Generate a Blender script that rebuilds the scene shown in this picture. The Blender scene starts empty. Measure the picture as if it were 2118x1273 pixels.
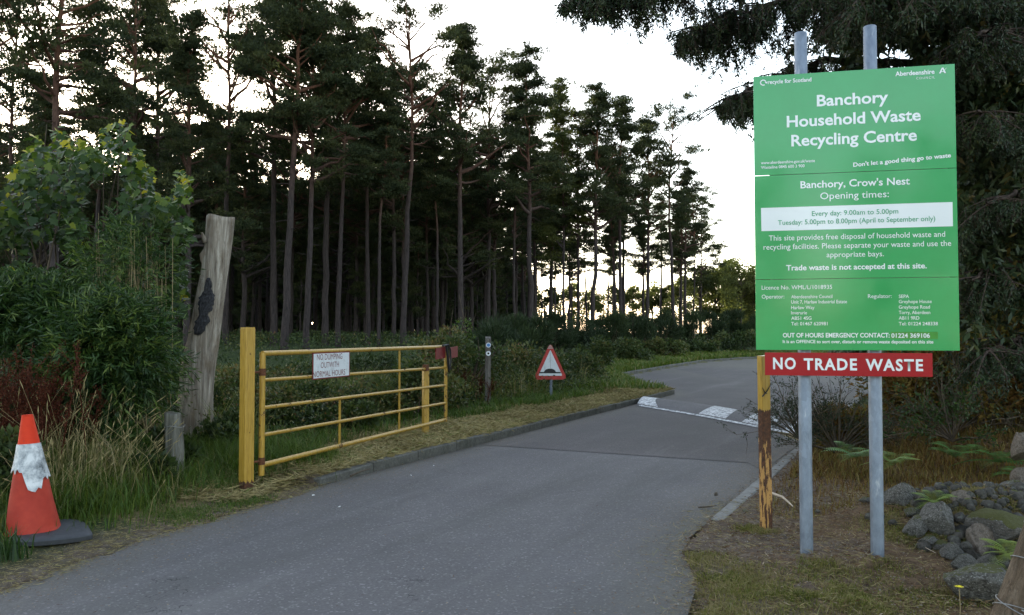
import bpy, math, random
import numpy as np
from mathutils import Vector, Matrix, Euler

random.seed(11)
rng = np.random.default_rng(11)
R = math.radians
scene = bpy.context.scene
col = scene.collection

# ---------------------------------------------------------------- camera, sky, sun, exposure
CAM_Z = 1.55
FPX = 1647.0                      # focal length in pixels of the 2118 px wide photograph
PITCH = math.atan((690 - 636.5) / FPX)
cam_d = bpy.data.cameras.new('camera')
cam = bpy.data.objects.new('camera', cam_d)
col.objects.link(cam)
cam_d.sensor_width = 36.0
cam_d.lens = 36.0 * FPX / 2118.0
cam_d.clip_start = 0.05
cam_d.clip_end = 3000
cam.location = (0, 0, CAM_Z)
cam.rotation_euler = (R(90) + PITCH, 0, 0)
scene.camera = cam

SUN_EL, SUN_AZ = 8.5, -24.0      # low sun behind the wood, azimuth left of the view axis (+Y)
world = bpy.data.worlds.new('World')
scene.world = world
world.use_nodes = True
wn = world.node_tree.nodes
wl = world.node_tree.links
wn.clear()
w_out = wn.new('ShaderNodeOutputWorld')
w_bg = wn.new('ShaderNodeBackground')
w_sky = wn.new('ShaderNodeTexSky')
w_sky.sky_type = 'NISHITA'
w_sky.sun_disc = False
w_sky.sun_elevation = R(SUN_EL)
w_sky.sun_rotation = R(SUN_AZ)
w_sky.air_density = 1.0
w_sky.dust_density = 1.2
w_sky.ozone_density = 1.0
w_hs = wn.new('ShaderNodeHueSaturation')
w_hs.inputs['Saturation'].default_value = 0.66
wl.new(w_sky.outputs[0], w_hs.inputs['Color'])
wl.new(w_hs.outputs[0], w_bg.inputs[0])
w_bg.inputs[1].default_value = 0.15
wl.new(w_bg.outputs[0], w_out.inputs[0])

sun_d = bpy.data.lights.new('sun', 'SUN')
sun = bpy.data.objects.new('sun', sun_d)
col.objects.link(sun)
sun_d.energy = 2.0
sun_d.angle = R(0.5)
sun_d.color = (1.0, 0.9, 0.75)
_sd = Vector((math.sin(R(SUN_AZ)) * math.cos(R(SUN_EL)), math.cos(R(SUN_AZ)) * math.cos(R(SUN_EL)), math.sin(R(SUN_EL))))
sun.rotation_euler = _sd.to_track_quat('Z', 'Y').to_euler()
sun.location = (-20, 30, 40)

scene.view_settings.view_transform = 'Standard'
scene.view_settings.look = 'None'
scene.view_settings.gamma = 1
scene.view_settings.exposure = 2.5
scene.view_settings.use_curve_mapping = False
scene.cycles.use_denoising = True
scene.cycles.max_bounces = 6
scene.cycles.diffuse_bounces = 3
scene.cycles.glossy_bounces = 2
scene.cycles.transparent_max_bounces = 4
scene.cycles.caustics_reflective = False
scene.cycles.caustics_refractive = False

# ---------------------------------------------------------------- helpers
_c, _s = math.cos(PITCH), math.sin(PITCH)
def ray(px, py):
    u = (px - 1059) / FPX; v = (636.5 - py) / FPX
    return Vector((u, _c - v * _s, _s + v * _c))
def at(px, py, depth):
    r = ray(px, py); k = depth / r.y
    return Vector((r.x * k, depth, CAM_Z + r.z * k))
def gp(px, py, z=0.0):
    r = ray(px, py); k = (z - CAM_Z) / r.z
    return Vector((r.x * k, r.y * k, z))

def put(o, label=None, cat=None, group=None, kind=None, parent=None, link=True):
    if link: col.objects.link(o)
    if label: o['label'] = label
    if cat: o['category'] = cat
    if group: o['group'] = group
    if kind: o['kind'] = kind
    if parent is not None: o.parent = parent
    return o

def build_mesh(name, V, F, mat=None, tint=None, smooth=False, attrs=None):
    V = np.asarray(V, dtype=np.float32).reshape(-1, 3)
    me = bpy.data.meshes.new(name)
    if isinstance(F, np.ndarray):
        k = F.shape[1]; m = F.shape[0]
        me.vertices.add(len(V)); me.vertices.foreach_set('co', V.ravel())
        me.loops.add(m * k); me.loops.foreach_set('vertex_index', F.astype(np.int32).ravel())
        me.polygons.add(m)
        me.polygons.foreach_set('loop_start', np.arange(0, m * k, k, dtype=np.int32))
        me.polygons.foreach_set('loop_total', np.full(m, k, dtype=np.int32))
        me.update(calc_edges=True)
    else:
        me.from_pydata([tuple(map(float, v)) for v in V], [], [tuple(int(i) for i in f) for f in F])
    if tint is not None:
        a = me.attributes.new('tint', 'FLOAT', 'POINT'); a.data.foreach_set('value', np.asarray(tint, dtype=np.float32))
    for kx, vx in (attrs or {}).items():
        a = me.attributes.new(kx, 'FLOAT', 'POINT'); a.data.foreach_set('value', np.asarray(vx, dtype=np.float32))
    if mat is not None:
        for m_ in (mat if isinstance(mat, (list, tuple)) else [mat]): me.materials.append(m_)
    if smooth: me.polygons.foreach_set('use_smooth', np.ones(len(me.polygons), dtype=bool))
    me.validate()
    return me

def obj(name, me, parent=None, **kw):
    o = bpy.data.objects.new(name, me)
    return put(o, parent=parent, **kw)

def empty(name, loc, label, cat, group=None, rz=0.0):
    o = bpy.data.objects.new(name, None)
    o.empty_display_size = 0.2
    o.location = loc; o.rotation_euler = (0, 0, rz)
    return put(o, label, cat, group)

class MB:
    """collects simple shapes for one mesh"""
    def __init__(s): s.V = []; s.F = []; s.T = []
    def add(s, V, F, t=0.5):
        n = len(s.V); s.V.extend([tuple(v) for v in V]); s.F.extend([tuple(i + n for i in f) for f in F]); s.T.extend([t] * len(V)); return s
    def box(s, c, size, rot=None, bev=0.0, t=0.5):
        hx, hy, hz = size[0] / 2, size[1] / 2, size[2] / 2
        if bev > 0:
            b = min(bev, hx * .9, hy * .9, hz * .9); V = []; F = []
            idx = {}
            for sx in (-1, 1):
                for sy in (-1, 1):
                    for sz in (-1, 1):
                        for ax in range(3):
                            p = [sx * (hx - b), sy * (hy - b), sz * (hz - b)]
                            p[ax] = (sx * hx, sy * hy, sz * hz)[ax]
                            idx[(sx, sy, sz, ax)] = len(V); V.append(p)
            for ax in range(3):
                o1, o2 = [a for a in range(3) if a != ax]
                for sg in (-1, 1):
                    q = []
                    for (a, b2) in ((-1, -1), (1, -1), (1, 1), (-1, 1)):
                        k = [0, 0, 0]; k[ax] = sg; k[o1] = a; k[o2] = b2; q.append(idx[(k[0], k[1], k[2], ax)])
                    flip = (sg > 0) ^ (ax == 1)
                    F.append(tuple(q if flip else q[::-1]))
            for ax in range(3):
                o1, o2 = [a for a in range(3) if a != ax]
                for a in (-1, 1):
                    for b2 in (-1, 1):
                        q = []
                        for sg, fx in ((-1, o1), (1, o1), (1, o2), (-1, o2)):
                            k = [0, 0, 0]; k[ax] = sg; k[o1] = a; k[o2] = b2; q.append(idx[(k[0], k[1], k[2], fx)])
                        F.append(tuple(q))
            for sx in (-1, 1):
                for sy in (-1, 1):
                    for sz in (-1, 1):
                        F.append(tuple(idx[(sx, sy, sz, a)] for a in range(3)))
        else:
            V = [(x, y, z) for x in (-hx, hx) for y in (-hy, hy) for z in (-hz, hz)]
            F = [(0, 1, 3, 2), (4, 6, 7, 5), (0, 4, 5, 1), (2, 3, 7, 6), (0, 2, 6, 4), (1, 5, 7, 3)]
        M = (rot.to_matrix() if hasattr(rot, 'to_matrix') else rot) if rot is not None else Matrix.Identity(3)
        return s.add([M @ Vector(v) + Vector(c) for v in V], F, t)
    def tube(s, pts, rad, n=10, cap=True, t=0.5, noise=0.0):
        pts = [Vector(p) for p in pts]
        if not hasattr(rad, '__len__'): rad = [rad] * len(pts)
        V = []; F = []; up = None
        for i, p in enumerate(pts):
            d = (pts[min(i + 1, len(pts) - 1)] - pts[max(i - 1, 0)]).normalized()
            if up is None: up = d.orthogonal().normalized()
            up = (up - d * up.dot(d)).normalized(); w = d.cross(up)
            for k in range(n):
                a = 2 * math.pi * k / n; r = rad[i] * (1 + noise * random.uniform(-1, 1))
                V.append(p + up * (math.cos(a) * r) + w * (math.sin(a) * r))
        for i in range(len(pts) - 1):
            for k in range(n):
                F.append((i * n + k, i * n + (k + 1) % n, (i + 1) * n + (k + 1) % n, (i + 1) * n + k))
        if cap: F.append(tuple(range(n))[::-1]); F.append(tuple((len(pts) - 1) * n + k for k in range(n)))
        return s.add(V, F, t)
    def mesh(s, name, mat=None, smooth=False, recalc=True):
        me = build_mesh(name, s.V, s.F, mat, tint=s.T)
        if recalc:
            import bmesh
            bm = bmesh.new(); bm.from_mesh(me); bmesh.ops.recalc_face_normals(bm, faces=bm.faces); bm.to_mesh(me); bm.free()
        if smooth:
            for p in me.polygons: p.use_smooth = True
            me.set_sharp_from_angle(angle=R(40))
        return me
    def build(s, name, mat, parent=None, smooth=False, **kw):
        return obj(name, s.mesh(name, mat, smooth), parent, **kw)

def tube_np(paths, n=6):
    """list of (pts, radii) -> V, F(quads) quickly"""
    Vs = []; Fs = []; off = 0
    ang = np.linspace(0, 2 * np.pi, n, endpoint=False)
    ca, sa = np.cos(ang), np.sin(ang)
    for P, r in paths:
        P = np.asarray(P, float); m = len(P); r = np.broadcast_to(np.asarray(r, float), (m,))
        d = np.gradient(P, axis=0); d /= np.linalg.norm(d, axis=1, keepdims=True) + 1e-9
        ref = np.array([0, 0, 1.0]) if abs(d[0, 2]) < .8 else np.array([1.0, 0, 0])
        u = np.cross(d, ref); u /= np.linalg.norm(u, axis=1, keepdims=True) + 1e-9
        w = np.cross(d, u)
        V = P[:, None] + r[:, None, None] * (u[:, None] * ca[None, :, None] + w[:, None] * sa[None, :, None])
        Vs.append(V.reshape(-1, 3))
        i = np.arange(m - 1)[:, None] * n; k = np.arange(n)[None]
        a = i + k; b = i + (k + 1) % n
        Fs.append(np.stack([a, b, b + n, a + n], -1).reshape(-1, 4) + off); off += m * n
    return np.concatenate(Vs), np.concatenate(Fs)

def unit(a): return a / (np.linalg.norm(a, axis=-1, keepdims=True) + 1e-9)
def rdir(n, zs=1.0):
    d = rng.normal(size=(n, 3)); d[:, 2] *= zs; return unit(d)

def leaves(P, D, L, W, tint, S=None):
    """diamond leaves: P base, D direction, L length, W width"""
    n = len(P); L = np.broadcast_to(L, (n,)).reshape(-1, 1); W = np.broadcast_to(W, (n,)).reshape(-1, 1)
    if S is None: S = unit(np.cross(D, rdir(n)))
    m = P + D * L * .45
    V = np.stack([P, m + S * W / 2, P + D * L, m - S * W / 2], 1).reshape(-1, 3)
    F = np.arange(n * 4).reshape(-1, 4)
    return V, F, np.repeat(np.broadcast_to(tint, (n,)), 4)

def blades(P, L, W, lean, tint, droop=0.5):
    """bent grass blades: 5 vertices, 3 triangles"""
    n = len(P); a = rng.uniform(0, 2 * np.pi, n)
    H = np.stack([np.cos(a), np.sin(a), np.zeros(n)], 1); S = np.stack([-np.sin(a), np.cos(a), np.zeros(n)], 1)
    L = np.broadcast_to(L, (n,)).reshape(-1, 1); W = np.broadcast_to(W, (n,)).reshape(-1, 1); lean = np.broadcast_to(lean, (n,)).reshape(-1, 1)
    d1 = unit(H * lean * .6 + np.array([0, 0, 1.0])); d2 = unit(H * (lean * 1.0 + droop) + np.array([0, 0, 1.0]) * (1 - np.minimum(lean * .5, .9)))
    m = P + d1 * L * .55; t = m + d2 * L * .45
    V = np.stack([P - S * W / 2, P + S * W / 2, m + S * W * .4, m - S * W * .4, t], 1).reshape(-1, 3)
    b = np.arange(n)[:, None] * 5
    F = np.concatenate([b + [0, 1, 2], b + [0, 2, 3], b + [3, 2, 4]], 0)
    return V, F, np.repeat(np.broadcast_to(tint, (n,)), 5)

def join(parts):
    Vs = []; Fs = []; Ts = []; o = 0
    for V, F, T in parts:
        Vs.append(V); Fs.append(F + o); Ts.append(T); o += len(V)
    return np.concatenate(Vs), np.concatenate(Fs), np.concatenate(Ts)

def scatter(TV, TF, P, Rm, sc, tint):
    """stamp a triangle template at many places"""
    n = len(P); k = len(TV)
    V = np.einsum('nij,kj->nki', Rm, TV) * np.asarray(sc).reshape(-1, 1, 1) + P[:, None]
    F = (TF[None] + (np.arange(n) * k)[:, None, None]).reshape(-1, TF.shape[1])
    return V.reshape(-1, 3), F, np.repeat(np.broadcast_to(tint, (n,)), k)

def frames(D, up=None):
    """rotation matrices whose Y axis is D"""
    n = len(D)
    up = rdir(n) if up is None else np.broadcast_to(up, (n, 3))
    x = unit(np.cross(D, up)); z = np.cross(x, D)
    return np.stack([x, D, z], -1)

# value noise
_perm = rng.random((64, 64))
def vnoise(x, y):
    x = np.asarray(x, float); y = np.asarray(y, float)
    xi = np.floor(x).astype(int); yi = np.floor(y).astype(int); fx = x - xi; fy = y - yi
    fx = fx * fx * (3 - 2 * fx); fy = fy * fy * (3 - 2 * fy)
    g = lambda a, b: _perm[a % 64, b % 64]
    return (g(xi, yi) * (1 - fx) + g(xi + 1, yi) * fx) * (1 - fy) + (g(xi, yi + 1) * (1 - fx) + g(xi + 1, yi + 1) * fx) * fy
def fbm(x, y, o=4):
    s = 0; a = .5
    for k in range(o): s = s + a * vnoise(x * 2 ** k + 7.3 * k, y * 2 ** k + 3.1 * k); a *= .5
    return s

# ---------------------------------------------------------------- materials
class NT:
    def __init__(s, name):
        s.m = bpy.data.materials.new(name); s.m.use_nodes = True; s.t = s.m.node_tree; s.t.nodes.clear()
        s.out = s.n('ShaderNodeOutputMaterial')
    def n(s, typ, **kw):
        x = s.t.nodes.new(typ)
        for k, v in kw.items():
            if k in x.inputs: x.inputs[k].default_value = v
            else: setattr(x, k, v)
        return x
    def l(s, a, b): s.t.links.new(a, b)
    def coords(s, scale=1.0, kind='Object', vec=None):
        tc = s.n('ShaderNodeTexCoord'); mp = s.n('ShaderNodeMapping')
        s.l(tc.outputs[kind], mp.inputs[0]); mp.inputs['Scale'].default_value = vec or (scale,) * 3
        return mp.outputs[0]
    def pos(s, vec=(1, 1, 1)):
        g = s.n('ShaderNodeNewGeometry'); mp = s.n('ShaderNodeMapping'); s.l(g.outputs['Position'], mp.inputs[0]); mp.inputs['Scale'].default_value = vec
        return mp.outputs[0]
    def noise(s, v, scale, detail=4, rough=.55, dist=0.0):
        x = s.n('ShaderNodeTexNoise'); s.l(v, x.inputs['Vector'])
        x.inputs['Scale'].default_value = scale; x.inputs['Detail'].default_value = detail; x.inputs['Roughness'].default_value = rough; x.inputs['Distortion'].default_value = dist
        return x.outputs['Fac']
    def ramp(s, f, stops, interp='LINEAR'):
        x = s.n('ShaderNodeValToRGB'); x.color_ramp.interpolation = interp
        e = x.color_ramp.elements
        while len(e) < len(stops): e.new(0.5)
        for i, (p, c) in enumerate(stops):
            e[i].position = p; e[i].color = (tuple(c)[:3] + (1,)) if hasattr(c, '__len__') else (c, c, c, 1)
        s.l(f, x.inputs[0]); return x.outputs[0]
    def mix(s, f, a, b, mode='MIX'):
        x = s.n('ShaderNodeMix', data_type='RGBA', blend_type=mode)
        for sock, v in ((x.inputs[0], f), (x.inputs[6], a), (x.inputs[7], b)):
            if hasattr(v, 'links'): s.l(v, sock)
            elif hasattr(v, '__len__'): sock.default_value = tuple(v)[:3] + (1,)
            else: sock.default_value = v if sock == x.inputs[0] else (v, v, v, 1)
        return x.outputs[2]
    def math(s, op, a, b=0.0, clamp=False):
        x = s.n('ShaderNodeMath', operation=op); x.use_clamp = clamp
        for i, v in enumerate((a, b)):
            if hasattr(v, 'links'): s.l(v, x.inputs[i])
            else: x.inputs[i].default_value = v
        return x.outputs[0]
    def attr(s, name):
        x = s.n('ShaderNodeAttribute'); x.attribute_name = name; return x.outputs['Fac']
    def bump(s, h, strength=.5, dist=.01):
        x = s.n('ShaderNodeBump'); x.inputs['Strength'].default_value = strength; x.inputs['Distance'].default_value = dist; s.l(h, x.inputs['Height']); return x.outputs[0]
    def bsdf(s, color, rough=.6, normal=None, metal=0.0, spec=.5, coat=0.0, coat_r=.1):
        b = s.n('ShaderNodeBsdfPrincipled')
        for key, v in (('Base Color', color), ('Roughness', rough), ('Metallic', metal), ('Specular IOR Level', spec), ('Coat Weight', coat), ('Coat Roughness', coat_r)):
            if hasattr(v, 'links'): s.l(v, b.inputs[key])
            elif hasattr(v, '__len__'): b.inputs[key].default_value = tuple(v)[:3] + (1,)
            else: b.inputs[key].default_value = v
        if normal is not None: s.l(normal, b.inputs['Normal'])
        s.l(b.outputs[0], s.out.inputs[0]); s.b = b; return b

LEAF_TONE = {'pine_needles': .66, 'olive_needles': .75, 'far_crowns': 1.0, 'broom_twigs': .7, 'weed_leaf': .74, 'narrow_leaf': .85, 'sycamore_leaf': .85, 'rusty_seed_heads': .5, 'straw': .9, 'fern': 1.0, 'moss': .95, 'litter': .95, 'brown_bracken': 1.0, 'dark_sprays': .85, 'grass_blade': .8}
def leaf_mat(name, stops, trans=.3, rough=.5, spec=.3):
    t = NT(name)
    k = LEAF_TONE.get(name, .8); stops = [(p, tuple(x * k for x in c)) for p, c in stops]
    c = t.ramp(t.attr('tint'), stops)
    b = t.bsdf(c, rough, spec=spec)
    if trans > 0:
        tr = t.n('ShaderNodeBsdfTranslucent'); t.l(t.mix(1.0, c, (1.1, 1.15, .6), 'MULTIPLY'), tr.inputs[0])
        mx = t.n('ShaderNodeMixShader'); mx.inputs[0].default_value = trans
        t.l(b.outputs[0], mx.inputs[1]); t.l(tr.outputs[0], mx.inputs[2]); t.l(mx.outputs[0], t.out.inputs[0])
    return t.m

M = {}
M['pine'] = leaf_mat('pine_needles', [(0, (.034, .048, .026)), (.5, (.062, .080, .036)), (1, (.115, .12, .048))], .24, .7, .12)
M['olive'] = leaf_mat('olive_needles', [(0, (.045, .06, .02)), (.5, (.08, .095, .03)), (1, (.13, .13, .04))], .28, .7, .12)
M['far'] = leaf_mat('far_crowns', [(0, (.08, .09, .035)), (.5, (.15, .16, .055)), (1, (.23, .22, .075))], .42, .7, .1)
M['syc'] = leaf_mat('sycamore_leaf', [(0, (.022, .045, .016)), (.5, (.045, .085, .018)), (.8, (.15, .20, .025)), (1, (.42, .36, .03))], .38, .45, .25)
M['bamboo'] = leaf_mat('narrow_leaf', [(0, (.018, .042, .012)), (.55, (.042, .088, .020)), (1, (.15, .20, .045))], .3, .45, .3)
M['grass'] = leaf_mat('grass_blade', [(0, (.04, .075, .012)), (.45, (.075, .135, .018)), (.72, (.14, .18, .03)), (.88, (.26, .22, .10)), (1, (.38, .31, .17))], .3, .55, .25)
M['straw'] = leaf_mat('straw', [(0, (.10, .075, .03)), (.5, (.25, .20, .09)), (.85, (.42, .34, .17)), (1, (.14, .18, .05))], .12, .75, .15)
M['weed'] = leaf_mat('weed_leaf', [(0, (.028, .045, .015)), (.4, (.055, .085, .024)), (.65, (.10, .12, .035)), (.85, (.19, .155, .06)), (1, (.16, .08, .04))], .25, .55, .25)
M['broom'] = leaf_mat('broom_twigs', [(0, (.020, .036, .014)), (.6, (.036, .058, .02)), (1, (.07, .1, .03))], .1, .6, .2)
M['rust_weed'] = leaf_mat('rusty_seed_heads', [(0, (.07, .02, .012)), (.5, (.14, .038, .02)), (1, (.22, .07, .035))], .1, .7, .1)
M['yew'] = leaf_mat('dark_sprays', [(0, (.018, .034, .014)), (.5, (.036, .060, .024)), (.85, (.07, .085, .026)), (1, (.14, .10, .025))], .14, .5, .3)
M['fern'] = leaf_mat('fern', [(0, (.05, .12, .03)), (.5, (.10, .20, .04)), (1, (.26, .30, .07))], .35, .5, .25)
M['litter'] = leaf_mat('litter', [(0, (.055, .030, .016)), (.4, (.13, .072, .038)), (.8, (.24, .16, .09)), (1, (.42, .33, .23))], .05, .8, .15)
M['bracken'] = leaf_mat('brown_bracken', [(0, (.08, .042, .015)), (.45, (.165, .09, .028)), (.75, (.13, .12, .028)), (1, (.27, .19, .08))], .2, .75, .1)
M['moss'] = leaf_mat('moss', [(0, (.055, .06, .015)), (.4, (.11, .125, .022)), (.7, (.19, .17, .045)), (1, (.24, .19, .10))], .2, .8, .1)

def mk_bark():
    t = NT('pine_bark')
    v = t.coords(vec=(5, 5, 1.2))
    n = t.noise(v, 3, 5, .65); z = t.n('ShaderNodeSeparateXYZ'); t.l(t.coords(1), z.inputs[0])
    up = t.math('MULTIPLY', t.math('SUBTRACT', z.outputs[2], 7.0), .16, True)
    lo = t.ramp(n, [(.3, (.015, .012, .012)), (.7, (.056, .043, .042))])
    hi = t.ramp(n, [(.3, (.045, .022, .014)), (.7, (.15, .068, .040))])
    c = t.mix(up, lo, hi)
    t.bsdf(c, .85, t.bump(n, .8, .03), spec=.2); return t.m
M['bark'] = mk_bark()
def simple_bark(name, a, b, sc=(8, 8, 2)):
    t = NT(name); n = t.noise(t.coords(vec=sc), 3, 5, .6); t.bsdf(t.ramp(n, [(.3, a), (.7, b)]), .85, t.bump(n, .7, .02), spec=.2); return t.m
M['twig'] = simple_bark('twig', (.04, .03, .022), (.11, .085, .06))
M['paletwig'] = simple_bark('pale_stem', (.16, .12, .06), (.34, .27, .15))
M['darktrunk'] = simple_bark('dark_trunk', (.03, .022, .018), (.085, .06, .048))

def mk_asphalt(name, a, b, tintcol):
    t = NT(name)
    p = t.pos()
    big = t.noise(p, .55, 4, .6); mid = t.noise(p, 3.2, 4, .6)
    vo = t.n('ShaderNodeTexVoronoi'); t.l(p, vo.inputs['Vector']); vo.inputs['Scale'].default_value = 75
    sp = t.n('ShaderNodeTexWhiteNoise'); t.l(vo.outputs['Position'], sp.inputs['Vector'])
    fine = t.noise(p, 140, 3, .7)
    c = t.ramp(big, [(.3, a), (.7, b)])
    c = t.mix(t.ramp(mid, [(.42, 0), (.75, .35)]), c, tintcol)
    c = t.mix(.75, c, t.ramp(sp.outputs['Value'], [(0, .45), (.55, .5), (.93, .62), (.965, 1.0)]), 'OVERLAY')
    mp = t.n('ShaderNodeMapping'); t.l(p, mp.inputs[0]); mp.inputs['Rotation'].default_value = (0, 0, R(27)); m3 = t.n('ShaderNodeMapping'); t.l(mp.outputs[0], m3.inputs[0]); m3.inputs['Scale'].default_value = (1.5, .16, 1)
    track = t.noise(m3.outputs[0], 1.1, 4, .6, .3)
    c = t.mix(t.ramp(track, [(.40, .30), (.52, 0)]), c, (.055, .056, .050))
    c = t.mix(t.ramp(track, [(.56, 0), (.68, .30)]), c, (.15, .142, .14))
    vc = t.n('ShaderNodeTexVoronoi', feature='DISTANCE_TO_EDGE'); dn = t.noise(p, 4, 3, .6); cb_ = t.n('ShaderNodeCombineXYZ'); t.l(dn, cb_.inputs[0]); t.l(dn, cb_.inputs[1])
    va = t.n('ShaderNodeVectorMath', operation='ADD'); t.l(p, va.inputs[0]); t.l(cb_.outputs[0], va.inputs[1]); t.l(va.outputs[0], vc.inputs['Vector']); vc.inputs['Scale'].default_value = .42
    crack = t.math('MULTIPLY', t.math('LESS_THAN', vc.outputs['Distance'], .0022), t.ramp(t.noise(p, .8, 3), [(.5, 0), (.58, .75)]))
    c = t.mix(crack, c, (.02, .02, .02))
    stain = t.noise(p, 1.7, 5, .75, .6)
    c = t.mix(t.ramp(stain, [(.62, 0), (.74, .35)]), c, (.035, .036, .03))
    # dusty edges come with the mesh attribute 'edge'
    c = t.mix(t.math('MULTIPLY', t.attr('edge'), t.ramp(t.noise(p, 6, 5, .7), [(.3, .15), (.65, 1)])), c, (.115, .105, .085))
    t.bsdf(c, .82, t.bump(t.math('ADD', fine, vo.outputs['Distance']), .55, .006), spec=.3); return t.m
M['asphalt'] = mk_asphalt('asphalt', (.086, .080, .083), (.116, .108, .111), (.100, .094, .088))
M['asphalt2'] = mk_asphalt('asphalt_newer', (.060, .053, .054), (.088, .077, .078), (.072, .066, .063))

def mk_ground():
    t = NT('ground_cover'); p = t.pos()
    n1 = t.noise(p, 2.2, 6, .65); n2 = t.noise(p, 14, 5, .7); n3 = t.noise(p, 60, 3, .7)
    grass = t.ramp(n2, [(.3, (.02, .03, .012)), (.6, (.045, .065, .02)), (.75, (.08, .085, .035))])
    straw = t.ramp(n2, [(.3, (.065, .050, .025)), (.55, (.17, .13, .06)), (.75, (.28, .22, .11))])
    lit = t.ramp(n2, [(.28, (.045, .028, .017)), (.5, (.105, .066, .038)), (.68, (.18, .12, .07)), (.8, (.075, .075, .025))])
    dirt = t.ramp(n2, [(.3, (.055, .040, .032)), (.55, (.12, .092, .072)), (.75, (.21, .175, .145))])
    c = t.mix(t.attr('straw'), grass, straw)
    c = t.mix(t.attr('litter'), c, lit)
    d = t.math('MULTIPLY', t.attr('dirt'), t.ramp(n1, [(.3, .55), (.6, 1)]))
    c = t.mix(d, c, dirt)
    t.bsdf(c, .9, t.bump(t.math('ADD', n2, n3), .8, .02), spec=.15); return t.m
M['ground'] = mk_ground()

def mk_kerb(name, a, b, dark):
    t = NT(name); p = t.pos(); n = t.noise(p, 30, 5, .7); m2 = t.noise(p, 3, 4, .7)
    c = t.ramp(n, [(.3, a), (.7, b)]); c = t.mix(t.ramp(m2, [(.45, 0), (.7, .8)]), c, dark)
    t.bsdf(c, .9, t.bump(n, .6, .01), spec=.2); return t.m
M['kerb'] = mk_kerb('kerb_concrete', (.07, .068, .062), (.15, .145, .13), (.035, .038, .026))
M['kerb_pale'] = mk_kerb('kerb_pale_concrete', (.15, .145, .135), (.26, .25, .235), (.09, .082, .065))

def mk_paint():
    t = NT('worn_road_paint'); p = t.pos(); n = t.noise(p, 16, 7, .85)
    t.bsdf(t.mix(t.ramp(n, [(.43, 0), (.53, 1)]), (.10, .10, .105), t.ramp(t.noise(p, 4), [(.3, .5), (.7, .68)])), .75, spec=.3); return t.m
M['paint'] = mk_paint()

def mk_yellow(name, rustlo, rusthi, z0=None, z1=None):
    t = NT(name); p = t.coords(1); n = t.noise(p, 9, 6, .7); g = t.noise(t.coords(vec=(30, 30, 3)), 2, 5, .7)
    c = t.ramp(g, [(.3, (.24, .135, .018)), (.55, (.42, .25, .035)), (.8, (.38, .27, .09))])
    f = t.ramp(n, [(rustlo, 0), (rusthi, 1)])
    rust = t.ramp(t.noise(p, 40, 4, .7), [(.3, (.025, .012, .008)), (.6, (.09, .035, .015)), (.8, (.20, .09, .03))])
    if z0 is not None:
        s = t.n('ShaderNodeSeparateXYZ'); t.l(p, s.inputs[0])
        zz = t.math('ADD', s.outputs[2], t.math('MULTIPLY', t.math('SUBTRACT', g, .5), .12))
        band = t.math('MULTIPLY', t.math('LESS_THAN', zz, z1), t.math('GREATER_THAN', zz, z0))
        if z0 > 0:
            band2 = t.math('MULTIPLY', t.math('LESS_THAN', zz, z0), t.math('GREATER_THAN', t.noise(t.coords(vec=(28, 28, 5)), 1, 5, .7), .485))
            band = t.math('MAXIMUM', band, band2)
        f = t.math('MAXIMUM', f, band)
        if z0 > 0: c = t.mix(t.math('MULTIPLY', t.math('LESS_THAN', zz, z0), .8), c, (.46, .24, .085))
    c = t.mix(f, c, rust)
    t.bsdf(c, t.mix(f, .38, .85), t.bump(t.math('ADD', t.math('MULTIPLY', f, -1.0), t.math('MULTIPLY', n, .5)), .4, .004), spec=.45); return t.m
M['yellow'] = mk_yellow('yellow_gate_paint', .60, .64)
M['yellow_latch'] = mk_yellow('yellow_paint_rusty', .54, .58)
M['yellow_post'] = mk_yellow('yellow_post_paint', .63, .67, -.01, .13)
M['yellow_stake'] = mk_yellow('yellow_rusted_post_paint', .70, .74, .72, .95)

def mk_rust():
    t = NT('rusty_iron'); p = t.coords(1); t.bsdf(t.ramp(t.noise(p, 60, 4), [(.3, (.05, .02, .012)), (.7, (.16, .06, .025))]), .8, spec=.3); return t.m
M['rust'] = mk_rust()
def plain(name, c, rough=.5, spec=.5, var=.15, sc=20, metal=0.0, coat=0.0, coat_r=.1):
    t = NT(name); n = t.noise(t.coords(1), sc, 5, .65)
    a = tuple(x * (1 - var) for x in c); b = tuple(min(1, x * (1 + var)) for x in c)
    t.bsdf(t.ramp(n, [(.3, a), (.7, b)]), rough, spec=spec, metal=metal, coat=coat, coat_r=coat_r); return t.m
def mk_galv():
    t = NT('galvanised_steel'); p = t.coords(vec=(14, 14, 7))
    vo = t.n('ShaderNodeTexVoronoi'); t.l(p, vo.inputs['Vector']); vo.inputs['Scale'].default_value = 2.5
    n = t.noise(p, 1.2, 6, .7)
    n2 = t.noise(t.coords(vec=(10, 10, 2)), 2, 5, .7)
    c = t.ramp(n, [(.3, (.14, .17, .22)), (.7, (.25, .29, .35))])
    c = t.mix(t.ramp(n2, [(.6, 0), (.75, .6)]), c, (.62, .63, .64))
    wnz = t.n('ShaderNodeTexWhiteNoise'); t.l(vo.outputs['Position'], wnz.inputs['Vector']); c = t.mix(.22, c, t.ramp(wnz.outputs['Value'], [(0, .3), (1, .7)]), 'OVERLAY')
    t.bsdf(c, t.ramp(n, [(.3, .42), (.7, .6)]), metal=.55, spec=.5); return t.m
M['galv'] = mk_galv()
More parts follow.
